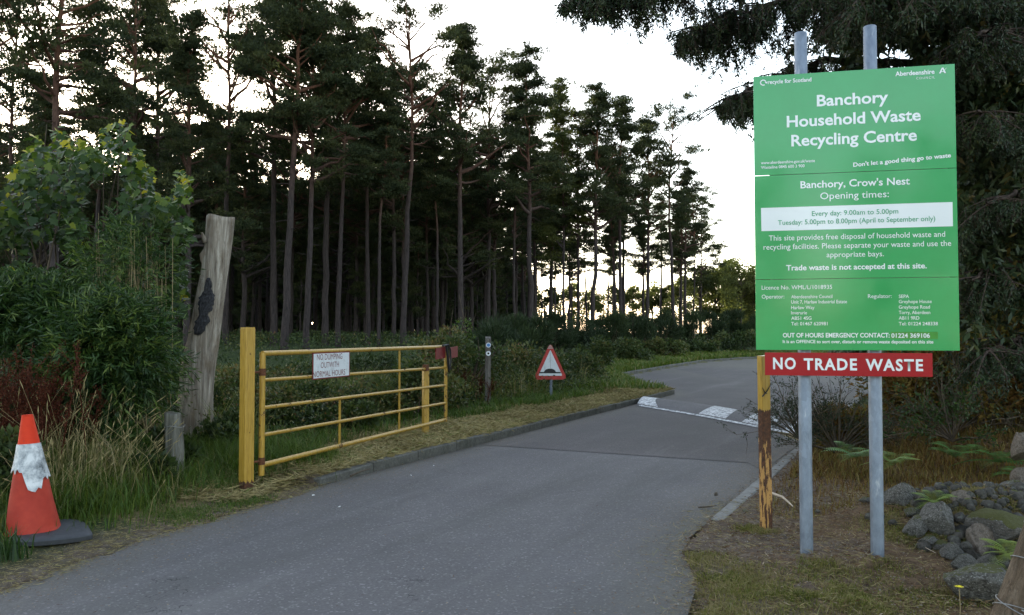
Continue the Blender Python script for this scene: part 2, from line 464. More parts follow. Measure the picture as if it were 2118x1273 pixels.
def mk_signgreen():
    t = NT('sign_green'); p = t.coords(1); n = t.noise(p, 2.5, 6, .7)
    c = t.ramp(n, [(.3, (.009, .30, .066)), (.7, (.013, .345, .084))])
    dirt = t.ramp(t.noise(t.coords(vec=(9, 9, 2.2)), 2, 7, .8), [(.60, 0), (.78, .28)]); c = t.mix(dirt, c, (.05, .22, .09))
    b = t.bsdf(c, .5, spec=.3, coat=1.0, coat_r=t.ramp(n, [(.3, .07), (.7, .15)])); t.l(t.bump(t.noise(p, 1.6, 2), .18, .02), b.inputs['Coat Normal']); return t.m
M['sign_green'] = mk_signgreen()
M['sign_white'] = plain('sign_white', (.78, .80, .80), .45, .4, .02, 3, coat=.8, coat_r=.1)
M['sign_back'] = plain('sign_back_aluminium', (.45, .46, .47), .5, .5, .1)
M['label_green'] = plain('print_green', (.06, .33, .16), .5, .4, .02)
M['olive_patch'] = plain('olive_patch', (.06, .27, .03), .5, .4, .1)
M['sign_red'] = plain('sign_red', (.34, .004, .008), .5, .3, .06, 6, coat=.3, coat_r=.12)
def mk_oldwhite():
    t = NT('old_white_plate'); p = t.coords(1); n = t.noise(p, 14, 6, .75)
    t.bsdf(t.ramp(n, [(.32, (.50, .52, .54)), (.5, (.66, .69, .72))]), .5, spec=.4); return t.m
M['oldwhite'] = mk_oldwhite()
M['maroon'] = plain('maroon', (.16, .012, .015), .5, .4, .3, 30)
M['redborder'] = plain('faded_red', (.42, .035, .03), .5, .4, .25, 12)
M['palered'] = plain('lichen_red', (.42, .24, .22), .6, .3, .25, 30)
M['black'] = plain('black', (.012, .012, .014), .55, .4, .1)
M['rubber'] = plain('dark_rubber', (.035, .038, .044), .6, .4, .25, 25)
def mk_cone():
    t = NT('cone_orange'); p = t.coords(1); n = t.noise(p, 7, 6, .7); s = t.n('ShaderNodeSeparateXYZ'); t.l(p, s.inputs[0])
    hi = t.math('MULTIPLY', t.math('SUBTRACT', s.outputs[2], .40), 6, True)
    lo = t.ramp(n, [(.3, (.30, .026, .016)), (.7, (.42, .045, .024))])
    c = t.mix(hi, lo, t.ramp(n, [(.3, (.52, .024, .005)), (.7, (.64, .042, .009))]))
    c = t.mix(t.ramp(t.noise(p, 26, 6, .8), [(.62, 0), (.72, .6)]), c, (.20, .06, .045))
    t.bsdf(c, .65, t.bump(t.noise(p, 5, 2), .35, .03), spec=.25); return t.m
M['cone'] = mk_cone()
def mk_sleeve():
    t = NT('dirty_reflective_sleeve'); p = t.coords(1); n = t.noise(p, 9, 7, .7, .15)
    t.bsdf(t.ramp(n, [(.34, (.07, .08, .09)), (.47, (.34, .36, .38)), (.6, (.62, .63, .64))]), .55, t.bump(n, .5, .006), spec=.4); return t.m
M['sleeve'] = mk_sleeve()
def mk_wood(name, a, b, c3, sc=(15, 15, .8)):
    t = NT(name); n = t.noise(t.coords(vec=sc), 1.5, 7, .7, .5); m2 = t.noise(t.coords(vec=(3, 3, 1.2)), 1.6, 5, .7, .5)
    w = t.noise(t.coords(vec=(60, 60, 1.2)), 1.2, 3, .6)
    c = t.ramp(n, [(.32, a), (.55, b), (.72, c3)])
    c = t.mix(t.ramp(m2, [(.46, 0), (.66, .8)]), c, (b[0] * .48, b[1] * .40, b[2] * .32))
    c = t.mix(t.ramp(w, [(.30, .85), (.38, 0)]), c, (.03, .027, .025))
    t.bsdf(c, .85, t.bump(t.math('ADD', n, t.math('MULTIPLY', w, 1.5)), .9, .02), spec=.2); return t.m
M['deadwood'] = mk_wood('weathered_dead_wood', (.11, .085, .065), (.38, .335, .28), (.66, .61, .54))
M['oldpost'] = mk_wood('grey_old_post', (.07, .068, .05), (.17, .165, .14), (.30, .29, .25))
M['waymark'] = mk_wood('dark_post_wood', (.08, .075, .07), (.16, .145, .13), (.23, .21, .19))
M['cutwood'] = mk_wood('round_stake_wood', (.06, .045, .03), (.16, .12, .085), (.30, .25, .20))
M['char'] = simple_bark('charred_bark', (.012, .012, .014), (.06, .06, .066), (14, 14, 8))
M['blue'] = plain('marker_blue', (.06, .22, .55), .5, .4, .1)
def mk_stone(name, a, b, lich, mossy=.0):
    t = NT(name); p = t.coords(1)
    oi = t.n('ShaderNodeObjectInfo'); n = t.noise(p, 9, 7, .7, .4); l2 = t.noise(p, 17, 6, .75)
    c = t.ramp(n, [(.3, a), (.68, b)])
    c = t.mix(t.ramp(l2, [(.55, 0), (.62, .9)]), c, lich); c = t.mix(t.ramp(t.noise(p, 5, 6, .75), [(.5, 0), (.6, .7)]), c, tuple(x * .5 for x in a))
    g = t.n('ShaderNodeNewGeometry'); s = t.n('ShaderNodeSeparateXYZ'); t.l(g.outputs['Normal'], s.inputs[0])
    mm = t.math('MULTIPLY', t.math('GREATER_THAN', t.math('ADD', s.outputs[2], t.noise(p, 8, 4)), 1.62 - mossy), .9)
    c = t.mix(mm, c, t.ramp(t.noise(p, 60, 3), [(.3, (.04, .045, .01)), (.7, (.12, .12, .025))]))
    t.bsdf(c, .85, t.bump(t.math('ADD', n, t.noise(p, 50, 4)), .9, .02), spec=.25); return t.m
M['stone'] = mk_stone('lichen_grey_stone', (.075, .07, .06), (.20, .19, .17), (.48, .47, .44), .22)
M['stone_moss'] = mk_stone('mossy_stone', (.08, .075, .065), (.20, .18, .16), (.38, .38, .37), .55)
M['stone_dark'] = mk_stone('dark_stone', (.03, .03, .025), (.09, .08, .07), (.12, .12, .10), .1)
M['stone_brown'] = mk_stone('brown_stone', (.13, .105, .08), (.27, .22, .18), (.33, .30, .27), .0)
M['wire'] = plain('fence_wire', (.28, .28, .28), .5, .5, .2, 40, metal=.7)
M['bonewood'] = plain('bleached_wood', (.42, .34, .26), .7, .3, .25, 30)
M['litterwhite'] = plain('white_scrap', (.62, .62, .60), .7, .3, .15)
M['petal'] = plain('yellow_petal', (.75, .62, .02), .6, .3, .1)

# ---------------------------------------------------------------- road layout (metres)
# outline of the asphalt with, for each edge starting at that point, the height of its kerb (0 = no kerb)
ROAD = [((-6.5, -3.0), 0), ((-4.6, 2.4), 0), ((-3.55, 4.2), 0), ((-3.04, 4.9), 0), ((-2.86, 5.9), 0), ((-2.52, 6.6), 0), ((-2.25, 7.35), 0),
        ((-1.95, 8.16), .105), ((4.16, 20.4), 0), ((4.05, 22.5), 0), ((3.9, 26.0), 0), ((4.07, 29.0), .11), ((6.9, 35.5), .11), ((10.1, 42.5), .11),
        ((14.3, 48.5), .11), ((22, 54.5), .11), ((32, 58), .11), ((60, 62), 0), ((60, 55), 0), ((32, 48), 0), ((22, 38.5), 0), ((14, 28.5), 0),
        ((8.15, 18.9), .07), ((6.1, 14.8), .07), ((6.75, 14.15), .07), ((9.5, 13.9), .07), ((16, 14.2), 0), ((30, 16), 0), ((30, 12), 0), ((16, 11.2), 0),
        ((8.2, 11.9), .025), ((5.6, 12.35), .025), ((4.55, 12.15), .025), ((1.63, 6.63), 0), ((1.36, 6.12), 0), ((1.2, 5.67), 0), ((1.15, 5.0), 0),
        ((.95, 4.38), 0), ((.85, 3.2), 0), ((1.6, 1.2), 0), ((4.0, -3.0), 0)]
RP = np.array([p for p, k in ROAD]); RK = np.array([k for p, k in ROAD])

def road_sd(x, y):
    """signed distance to the asphalt outline (negative on the road) and the kerb height of the nearest edge"""
    shp = np.shape(x); x = np.ravel(x).astype(float); y = np.ravel(y).astype(float)
    best = np.full(x.shape, 1e9); kk = np.zeros(x.shape); ins = np.zeros(x.shape, bool)
    n = len(RP)
    for i in range(n):
        ax, ay = RP[i]; bx, by = RP[(i + 1) % n]
        dx, dy = bx - ax, by - ay
        t = np.clip(((x - ax) * dx + (y - ay) * dy) / (dx * dx + dy * dy), 0, 1)
        d = np.hypot(x - ax - t * dx, y - ay - t * dy)
        m = d < best - 1e-6; best[m] = d[m]; kk[m] = RK[i]
        c = ((ay > y) != (by > y)) & (x < (bx - ax) * (y - ay) / (by - ay + 1e-12) + ax)
        ins ^= c
    return (np.where(ins, -best, best)).reshape(shp), kk.reshape(shp)

def sstep(a, b, x):
    t = np.clip((x - a) / (b - a), 0, 1); return t * t * (3 - 2 * t)

def ground_h(x, y):
    x = np.asarray(x, float); y = np.asarray(y, float)
    d, k = road_sd(x, y)
    right = sstep(-.5, .8, x - (.95 + .5 * np.maximum(y - 4.4, 0) * .9))      # verge with the big sign
    near_right = (x > .3) & (y < 13)
    base = np.where(near_right, .02, .10)
    n = fbm(x * 1.3, y * 1.3) - .47
    f = fbm(x * 6 + 9, y * 6) - .47
    kerbed = k > 0
    dn = d + (fbm(x * 3.1, y * 3.1) - .47) * .35 + (fbm(x * 11, y * 11) - .47) * .22
    lip = np.where(kerbed, -.06 + (k + .055) * sstep(.015, .10, d), -.05 + .068 * sstep(-.09, .06, dn))
    rise = np.where(kerbed, base - k + .01, base - .018) * sstep(.12, .9, d)
    h = lip + rise
    w = sstep(.1, .7, d)
    h = h + w * (n * .16 + f * .05)
    # slight bank behind the big sign and the heap of stones on it
    h = h + np.where(near_right, 1, 0) * (.30 * np.exp(-(((x - 3.75) / .85) ** 2 + ((y - 6.3) / .75) ** 2)) + .55 * sstep(3.2, 7.5, x) * sstep(6.5, 9.5, y))
    # bank along the far kerb and rolling forest floor
    h = h + .75 * sstep(.8, 7, d) * sstep(27, 40, y) + .45 * sstep(8, 30, d) * (fbm(x * .06, y * .06) - .4) * sstep(10, 30, y)
    return h

def axis(lo, hi, a, b, fine, grow=1.09):
    mid = list(np.arange(a, b, fine)); st = fine; v = b
    out = []
    while v < hi: out.append(v); st *= grow; v += st
    out.append(hi); st = fine; v = a - fine; low = []
    while v > lo: low.append(v); st *= grow; v -= st
    low.append(lo)
    return np.array(low[::-1] + mid + out)
gx = axis(-420, 420, -4.8, 6.5, .055); gy = axis(-60, 700, 3.6, 13.5, .055, 1.07)
GX, GY = np.meshgrid(gx, gy)
GD, GK = road_sd(GX, GY)
GZ = ground_h(GX, GY)
def cover(x, y, d):
    """how much mown straw, leaf litter and bare dirt lie at a place"""
    n = fbm(x * 2.3, y * 2.3) - .47
    left = (x < 4.3) & ((x < 0) | (y > 6.8 + (x - 1.63) * 1.9))
    straw = np.where(left & (y > 6.4), sstep(1.55, .75, d + n * 1.2) * sstep(27, 22, y), 0)
    straw = np.where(y > 22, sstep(1.6, .4, d + n) * .45, straw)
    lit = np.where((x > .3) & (y < 14) & ~left, 1.0, 0.0)
    dirt = np.where(lit > 0, sstep(1.3, .35, d + n * 1.8) * .9, np.where(left & (y < 8.3), sstep(.5, .1, d + n * .7), 0))
    return straw, lit, dirt
gs, gl, gd = cover(GX, GY, GD)
ny, nx = GX.shape
ii = np.arange(ny - 1)[:, None] * nx + np.arange(nx - 1)[None]
GF = np.stack([ii, ii + 1, ii + nx + 1, ii + nx], -1).reshape(-1, 4)
me = build_mesh('ground', np.stack([GX, GY, GZ], -1).reshape(-1, 3), GF, M['ground'], smooth=True,
                attrs={'straw': gs.ravel(), 'litter': gl.ravel(), 'dirt': gd.ravel()})
obj('ground', me, kind='structure')

# asphalt as a triangulated sheet with an 'edge' attribute for dust along its borders
def sheet(name, poly, mat, z, step=.35, clip=None):
    import bmesh
    bm = bmesh.new()
    vs = [bm.verts.new((x, y, z)) for x, y in poly]
    bm.faces.new(vs)
    bmesh.ops.triangulate(bm, faces=bm.faces)
    xs = [p[0] for p in poly]; ys = [p[1] for p in poly]
    for ax, lo, hi in ((0, max(min(xs), -7), min(max(xs), 9)), (1, max(min(ys), 1), min(max(ys), 24))):
        v = lo + step
        while v < hi:
            co = (v, 0, 0) if ax == 0 else (0, v, 0); no = (1, 0, 0) if ax == 0 else (0, 1, 0)
            bmesh.ops.bisect_plane(bm, geom=bm.verts[:] + bm.edges[:] + bm.faces[:], plane_co=co, plane_no=no)
            v += step
    me = bpy.data.meshes.new(name); bm.to_mesh(me); bm.free()
    co = np.empty(len(me.vertices) * 3, np.float32); me.vertices.foreach_get('co', co); co = co.reshape(-1, 3)
    d, k = road_sd(co[:, 0], co[:, 1])
    a = me.attributes.new('edge', 'FLOAT', 'POINT'); a.data.foreach_set('value', np.clip(1 + d / .55, 0, 1).astype(np.float32))
    me.materials.append(mat)
    return me
AX = np.array([.454, .891])                                           # direction of the entrance road
J0 = np.array([-.62, 11.12]); J1 = np.array([4.0, 9.02])              # joint between old and newer asphalt
obj('road', sheet('road', [tuple(p) for p in RP], M['asphalt'], 0.0), kind='structure')
obj('road_newer_asphalt', sheet('road_newer', [(-.47, 11.13), (2.82, 9.58)[:2], (2.82, 9.02), (4.55, 12.15), (5.6, 12.35), (8.2, 11.9), (16, 11.2), (30, 12), (30, 16), (16, 14.2),
     (9.5, 13.9), (6.75, 14.15), (6.1, 14.8), (8.15, 18.9), (14, 28.5), (22, 38.5), (32, 48), (60, 55), (60, 62), (32, 58), (22, 54.5), (14.3, 48.5), (10.1, 42.5), (6.9, 35.5),
     (4.07, 29.0), (3.9, 26.0), (4.05, 22.5), (4.16, 20.4)], M['asphalt2'], .005), kind='structure')

# kerb stones
def stone_block(L, w, h, name, mat):
    return MB().box((0, 0, 0), (L, w, h), bev=.012).mesh(name, mat)
kerb_me = {}
def kerb_run(name, pts, h, w, mat, label=None, inside=1, start_drop=False):
    root = bpy.data.objects.new(name, None); put(root, kind='structure')
    pts = [Vector((p[0], p[1], 0)) for p in pts]
    first = True
    for a, b in zip(pts[:-1], pts[1:]):
        L = (b - a).length; n = max(1, round(L / .92)); l = L / n; d = (b - a).normalized(); nn = Vector((-d.y, d.x, 0)) * inside
        key = (round(l, 2), w, h, mat.name)
        if key not in kerb_me: kerb_me[key] = stone_block(l - .012, w, .25, 'kerb_stone', mat)
        for i in range(n):
            c = a + d * (l * (i + .5)) + nn * (w / 2 + .004 + random.uniform(-.004, .004))
            o = bpy.data.objects.new('kerb_stone', kerb_me[key])
            dz = random.uniform(-.006, .006) - (.03 if (start_drop and first) else 0)
            o.location = (c.x, c.y, h - .125 + dz)
            o.rotation_euler = (random.uniform(-.012, .012), random.uniform(-.006, .006) - (.03 if (start_drop and first) else 0), math.atan2(d.y, d.x) + random.uniform(-.006, .006))
            put(o, parent=root); first = False
    return root
kerb_run('kerb', [RP[7], RP[8]], .115, .125, M['kerb'], start_drop=True)
kerb_run('kerb', [tuple(p) for p in RP[11:18]], .12, .15, M['kerb'])
kerb_run('kerb', [tuple(p) for p in RP[22:27]][::1], .09, .12, M['kerb_pale'])
kerb_run('kerb', [tuple(p) for p in RP[30:34]], .030, .125, M['kerb_pale'])

# speed hump across the road, with its worn white triangles and edge lines
near_e = [gp(1316, 841), gp(1451, 864), gp(1532, 880), gp(1660, 905)]
far_e = [gp(1338, 825.5), gp(1440, 837), gp(1526, 852), gp(1672, 880)]
def lerp_line(P, t):
    s = [0];
    for a, b in zip(P[:-1], P[1:]): s.append(s[-1] + (b - a).length)
    v = t * s[-1]
    for i in range(len(P) - 1):
        if v <= s[i + 1] or i == len(P) - 2:
            return P[i].lerp(P[i + 1], (v - s[i]) / (s[i + 1] - s[i]))
def hump_pt(s, t, lift=0.0):
    p = lerp_line(near_e, s).lerp(lerp_line(far_e, s), t)
    return (p.x, p.y, .006 + .11 * math.sin(math.pi * min(1, max(0, t))) ** .8 + lift)
def hump_patch(name, s0, s1, mat, ns, nt, lift, t0=0.0, t1=1.0, shape=None, parent=None, **kw):
    V = []; F = []
    for j in range(nt + 1):
        t = t0 + (t1 - t0) * j / nt; a, b = (s0, s1) if shape is None else shape(t)
        for i in range(ns + 1): V.append(hump_pt(a + (b - a) * i / ns, t, lift))
    for j in range(nt):
        for i in range(ns):
            k = j * (ns + 1) + i; F.append((k, k + 1, k + ns + 2, k + ns + 1))
    me = build_mesh(name, V, F, mat, smooth=True, attrs={'edge': np.zeros(len(V))})
    return obj(name, me, parent, **kw)
hump = hump_patch('road_hump', 0, 1, M['asphalt'], 40, 16, .002, kind='structure')
hump_patch('edge_line', .02, .97, M['paint'], 40, 2, .006, .01, .05, parent=hump)
hump_patch('edge_line', .02, .97, M['paint'], 40, 2, .006, .93, .985, parent=hump)
for (c, w0, w1) in ((.045, .10, .10), (.50, .17, .18), (.76, .15, .17), (.945, .08, .09)):
    hump_patch('painted_block', 0, 0, M['paint'], 6, 14, .0065, .075, .925,
               shape=lambda t, c=c, w0=w0, w1=w1: (c - w0 * .5 + .05 * math.sin(t * 2.4), c + w1 * .5 * (1 - .25 * t) + .04 * math.sin(t * 2.6)) if c > .1 else (.002, .17 - .07 * math.sin(math.pi * t)), parent=hump)

# ---------------------------------------------------------------- writing on flat plates
_fc = {}
def text_mesh(s, weight=0.0, spacing=1.0):
    c = bpy.data.curves.new('lettering', 'FONT'); c.body = s; c.size = 1.0; c.offset = weight; c.space_character = spacing; c.resolution_u = 3
    c.fill_mode = 'FRONT'
    o = bpy.data.objects.new('tmp', c); col.objects.link(o); bpy.context.view_layer.update()
    me = bpy.data.meshes.new_from_object(o); bpy.data.objects.remove(o); bpy.data.curves.remove(c)
    return me
class Plane:
    """vertical plate through point A (left) and B (right); local x along A->B, local z up, facing the camera side"""
    def __init__(s, A, B):
        s.A = Vector((A[0], A[1], 0)); d = Vector((B[0] - A[0], B[1] - A[1], 0)); s.len = d.length; s.x = d.normalized()
        s.n = Vector((s.x.y, -s.x.x, 0))           # towards the camera
    def loc(s, px, py):
        r = ray(px, py); o = Vector((0, 0, CAM_Z)); t = (s.A - o).dot(s.n) / r.dot(s.n); p = o + r * t
        return ((p - s.A).dot(s.x), p.z)
    def world(s, a, z, off=0.0):
        p = s.A + s.x * a + s.n * off; return Vector((p.x, p.y, z))
    def quad(s, pts, off=0.0, thick=None):
        """(a,z) outline -> slab vertices"""
        f = [s.world(a, z, off) for a, z in pts]
        if thick is None: return f, [tuple(range(len(f)))]
        b = [s.world(a, z, off - thick) for a, z in pts]; n = len(f)
        F = [tuple(range(n)), tuple(range(n, 2 * n))[::-1]] + [(i, i + n, (i + 1) % n + n, (i + 1) % n) for i in range(n)]
        return f + b, F
    def text(s, string, x0, yb, x1, cap, mat, parent, weight=0.0, off=.002, yb1=None, name='lettering', spacing=1.0):
        a0, z0 = s.loc(x0, yb); a1, z1 = s.loc(x1, yb if yb1 is None else yb1)
        if yb1 is None: z1 = z0
        zc = s.loc(x0, yb - cap)[1] - z0
        me = text_mesh(string, weight, spacing)
        co = np.empty(len(me.vertices) * 3, np.float32); me.vertices.foreach_get('co', co); co = co.reshape(-1, 3)
        sx = (a1 - a0) / (co[:, 0].max() - co[:, 0].min()); sy = zc / .70
        la = a0 + (co[:, 0] - co[:, 0].min()) * sx; lz = z0 + co[:, 1] * sy + (la - a0) * (z1 - z0) / (a1 - a0)
        W = np.array([list(s.A + s.n * off)]) + la[:, None] * np.array([list(s.x)]); W[:, 2] = lz
        me.vertices.foreach_set('co', W.astype(np.float32).ravel()); me.materials.clear(); me.materials.append(mat)
        for p in me.polygons: p.material_index = 0
        me.update(); me.name = name
        return obj(name, me, parent)

# ---------------------------------------------------------------- big green sign on two poles
dL, dR = 5.54, 5.27
PL = Plane(at(1562.5, 600, dL), at(1983, 600, dR))
W = PL.len
zt, zs1, zs2, zb = 3.352, PL.loc(1771, 356)[1], PL.loc(1775, 576)[1], 1.436
big = empty('site_sign', (0, 0, 0), 'tall green recycling centre sign board with red NO TRADE WASTE strip on two galvanised poles', 'sign')
def panel(z0, z1, tilt=0.0):
    v, f = PL.quad([(0, z0), (W + tilt, z0), (W, z1), (0, z1)], 0, .004)
    return MB().add(v, f).build('board_panel', M['sign_green'], big)
p1 = panel(zs1 + .0018, zt); p2 = panel(zs2 + .0015, zs1 - .0018); p3 = panel(zb, zs2 - .002)
wh = M['sign_white']
def T(p, s, x0, yb, x1, cap, w=0.0, mat=None, yb1=None, off=.0015, sp=1.0):
    return PL.text(s, x0, yb, x1, cap, mat or wh, p, w, off, yb1, spacing=sp)
T(p1, 'Banchory', 1689.6, 220.2, 1837.3, 23, .022)
T(p1, 'Household Waste', 1627.4, 263.5, 1904.6, 23, .022)
T(p1, 'Recycling Centre', 1636.8, 302.8, 1896.7, 23, .022)
T(p1, 'recycle for Scotland', 1588, 174.4, 1678.3, 8, .018)
T(p1, 'Aberdeenshire', 1851.8, 158.0, 1932.9, 9.2, .022)
T(p1, 'COUNCIL', 1895.2, 165, 1933.5, 5, .0, sp=1.3)
T(p1, 'www.aberdeenshire.gov.uk/waste', 1574, 340.3, 1685.5, 6, .01)
T(p1, 'Wasteline 0845 600 3 900', 1574, 350, 1664, 6, .01)
T(p1, "Don't let a good thing go to waste", 1764.7, 345.6, 1966.8, 8.5, .026, yb1=325.6)
T(p2, "Banchory, Crow's Nest", 1655.7, 389.9, 1882, 14.5, .016)
T(p2, 'Opening times:', 1696.5, 412.8, 1838.6, 14)
v, f = PL.quad([PL.loc(1575, 478.6), (PL.loc(1971, 470)[0], PL.loc(1575, 478.6)[1]), (PL.loc(1971, 470)[0], PL.loc(1574, 430.8)[1]), PL.loc(1574, 430.8)], .0008)
wb = MB().add(v, f).build('hours_strip', wh, p2)
def T2(*a, **k):
    k['mat'] = M['label_green']; k['off'] = .0020
    return T(p2, *a, **k)
T2('Every day: 9.00am to 5.00pm', 1679.2, 447.2, 1858, 10, .008)
T2('Tuesday: 5.00pm to 8.00pm (April to September only)', 1609, 466.0, 1934.5, 10, .008)
T(p2, 'This site provides free disposal of household waste and', 1590.3, 498.4, 1954.9, 11)
T(p2, 'recycling facilities. Please separate your waste and use the', 1579.3, 517.0, 1967.4, 11)
T(p2, 'appropriate bays.', 1709.7, 532.6, 1828.2, 11)
T(p2, 'Trade waste is not accepted at this site.', 1626, 559.8, 1917, 11, .02)
T(p3, 'Licence No. WML/L/1018935', 1575.5, 599.6, 1721, 8.5)
T(p3, 'Operator:', 1575.5, 618, 1622.3, 8)
for i, (s_, x1, y) in enumerate((('Aberdeenshire Council', 1721.7, 617.6), ('Unit 7, Harlaw Industrial Estate', 1751.8, 628.4), ('Harlaw Way', 1684.6, 640),
                                 ('Inverurie', 1668.9, 650.8), ('AB51 4SG', 1678.3, 662), ('Tel: 01467 620981', 1711.6, 673.4))):
    T(p3, s_, 1636.5, y, x1, 7, .004)
T(p3, 'Regulator:', 1795.2, 617, 1844.2, 8)
for s_, x1, y in (('SEPA', 1880, 616.9), ('Greyhope House', 1927, 627.6), ('Greyhope Road', 1923.4, 639), ('Torry, Aberdeen', 1924, 650.2), ('AB11 9RD', 1901.4, 661.6), ('Tel: 01224 248338', 1939.8, 673.4)):
    T(p3, s_, 1859, y, x1, 7, .004)
T(p3, 'OUT OF HOURS EMERGENCY CONTACT:', 1619.2, 698.2, 1840, 9, .022)
v, f = PL.quad([PL.loc(1842, 701), PL.loc(1940, 701.5), PL.loc(1940, 687), PL.loc(1842, 687)], .0008)
MB().add(v, f).build('overprint_patch', M['olive_patch'], p3)
T(p3, '01224 369106', 1843.5, 698.8, 1923.4, 9, .022, off=.002)
T(p3, 'It is an OFFENCE to sort over, disturb or remove waste deposited on this site', 1619, 710, 1930.4, 6.5, .018)
# round arrow emblem and the letter emblem in the top corners
m = MB(); ca, cz = PL.loc(1578.5, 171.5); r1, r0 = .0215, .0145
V = []; F = []
for i in range(15):
    a = R(20 + i * 20); V += [PL.world(ca + r1 * math.cos(a), cz + r1 * math.sin(a), .0015), PL.world(ca + r0 * math.cos(a), cz + r0 * math.sin(a), .0015)]
for i in range(14): F.append((2 * i, 2 * i + 2, 2 * i + 3, 2 * i + 1))
m.add(V, F); m.add([PL.world(ca + .010, cz + .004, .0017), PL.world(ca + .030, cz + .004, .0017), PL.world(ca + .020, cz - .010, .0017)], [(0, 1, 2)])
m.build('arrow_emblem', wh, p1)
m = MB(); b = PL.loc(1942, 152.6); c = PL.loc(1958.5, 140)
ax_, az_ = b; w_ = c[0] - b[0]; h_ = c[1] - b[1]
def st(pts, off=.0015): m.add([PL.world(ax_ + x * w_, az_ + y * h_, off) for x, y in pts], [tuple(range(len(pts)))])
st([(0, 0), (.2, 0), (.52, 1), (.36, 1)]); st([(.36, 1), (.56, 1), (.88, 0), (.66, 0)], .0017); st([(.2, .22), (.72, .22), (.68, .36), (.25, .36)], .0019); st([(.62, .5), (.7, .62), (1.0, 1.0), (.78, .62)], .0019)
m.build('letter_emblem', wh, p1)
# red strip
ra, rz = PL.loc(1582, 729.5); rb, _ = PL.loc(1928.5, 731); _, rz0 = PL.loc(1583.5, 776.5)
v, f = PL.quad([(ra, rz0), (rb, rz0), (rb, rz), (ra, rz)], 0, .004)
red = MB().add(v, f).build('red_strip', M['sign_red'], big)
for s_, x0, x1, y in (('NO', 1599, 1646, 763.2), ('TRADE', 1662.6, 1772.6, 764.8), ('WASTE', 1790.5, 1909.3, 766.2)):
    T(red, s_, x0, y, x1, 23, .028, sp=1.18)
for px, ytop, sgn in ((1665.5, 60, 1), (1812.5, 46, 1)):
    a, _ = PL.loc(px, 600)
    r = .043; c = PL.world(a, 0, -.004 - .030 - r)
    top = PL.world(a, 0, -.07); zt_ = PL.loc(px, ytop)[1]
    mb = MB().tube([(c.x, c.y, -.4), (c.x, c.y, zt_ - .004), (c.x, c.y, zt_)], [r, r, r * .93], n=28)
    pole = mb.build('pole', M['galv'], big, smooth=True)
    cap_ = MB().tube([(c.x, c.y, zt_ + .0005), (c.x, c.y, zt_ + .003)], [r * .80, r * .78], n=24); cap_.build('pole_cap', M['black'], pole)
    for z in (zt - .12, zs1 + .12, zs1 - .12, zs2 + .1, zs2 - .12, zb + .1):   # channel and clamps on the back of the board
        q = MB(); rot = Matrix((PL.x, PL.n, Vector((0, 0, 1)))).transposed()
        q.box(PL.world(a, z, -.004 - .016), (.14, .022, .03), rot); q.build('clamp', M['galv'], big)
rot = Matrix((PL.x, PL.n, Vector((0, 0, 1)))).transposed()
for z in (zt - .06, zs1 - .004, zs2, zb + .05):
    MB().box(PL.world(W * .52, z, -.0045 - .012), (W * .88, .012, .03), rot).build('back_rail', M['sign_back'], big)

# ---------------------------------------------------------------- gate
HX, HY, LX, LY = -2.455, 7.85, -.99, 11.94
GPL = Plane((HX, HY), (LX, LY)); GL = GPL.len
gate = empty('field_gate', (0, 0, 0), 'long yellow tubular five bar gate standing open along the verge', 'gate')
zz = [(1.352, 1.350), (1.09, 1.040), (.818, .778), (.552, .512), (.258, .262)]
def rail(z0, z1, r, name='rail'):
    pts = [GPL.world(GL * t, z0 + (z1 - z0) * t) for t in (0, .25, .5, .75, 1)]
    return MB().tube(pts, r, n=12).build(name, M['yellow'], gate, smooth=True)
for i, (a, b) in enumerate(zz): rail(a, b, .026 if i in (0, 4) else .019)
MB().tube([GPL.world(0, .16), GPL.world(0, 1.36)], .029, n=14).build('hinge_stile', M['yellow'], gate, smooth=True)
MB().tube([GPL.world(GL, .235), GPL.world(GL, 1.35)], .026, n=14).build('latch_stile', M['yellow_latch'], gate, smooth=True)
MB().box(GPL.world(GPL.loc(704, 800)[0], (.8 + .25) / 2, -.006), (.032, .012, .56), Matrix((GPL.x, GPL.n, Vector((0, 0, 1)))).transposed()).build('brace', M['yellow'], gate)
MB().box(GPL.world(GPL.loc(827, 800)[0], (1.34 + .25) / 2, -.006), (.034, .012, 1.08), Matrix((GPL.x, GPL.n, Vector((0, 0, 1)))).transposed()).build('brace', M['yellow'], gate)
# notice on the gate
na, nz = GPL.loc(641, 730); nb, _ = GPL.loc(718.5, 728); _, nz0 = GPL.loc(641, 786)
nz0b = nz0 + .0
v, f = GPL.quad([(na, nz0), (nb, nz0), (nb, nz), (na, nz)], .034, .003); notice = MB().add(v, f).build('notice_plate', M['maroon'], gate)
e = .018
v, f = GPL.quad([(na + e, nz0 + e * .7), (nb - e, nz0 + e * .7), (nb - e, nz - e * .7), (na + e, nz - e * .7)], .0355); MB().add(v, f).build('notice_face', M['oldwhite'], notice)
def GT(s_, x0, x1, y, cap):
    GP2 = Plane(GPL.world(0, 0, .037), GPL.world(GL, 0, .037)); GP2.text(s_, x0, y, x1, cap, M['maroon'], notice, -.004, 0.0)
GT('NO DUMPING', 655.5, 708, 745.6, 12.5); GT('OUTWITH', 663.5, 701, 761.8, 12); GT('NORMAL HOURS', 647, 714, 781.4, 12.5)
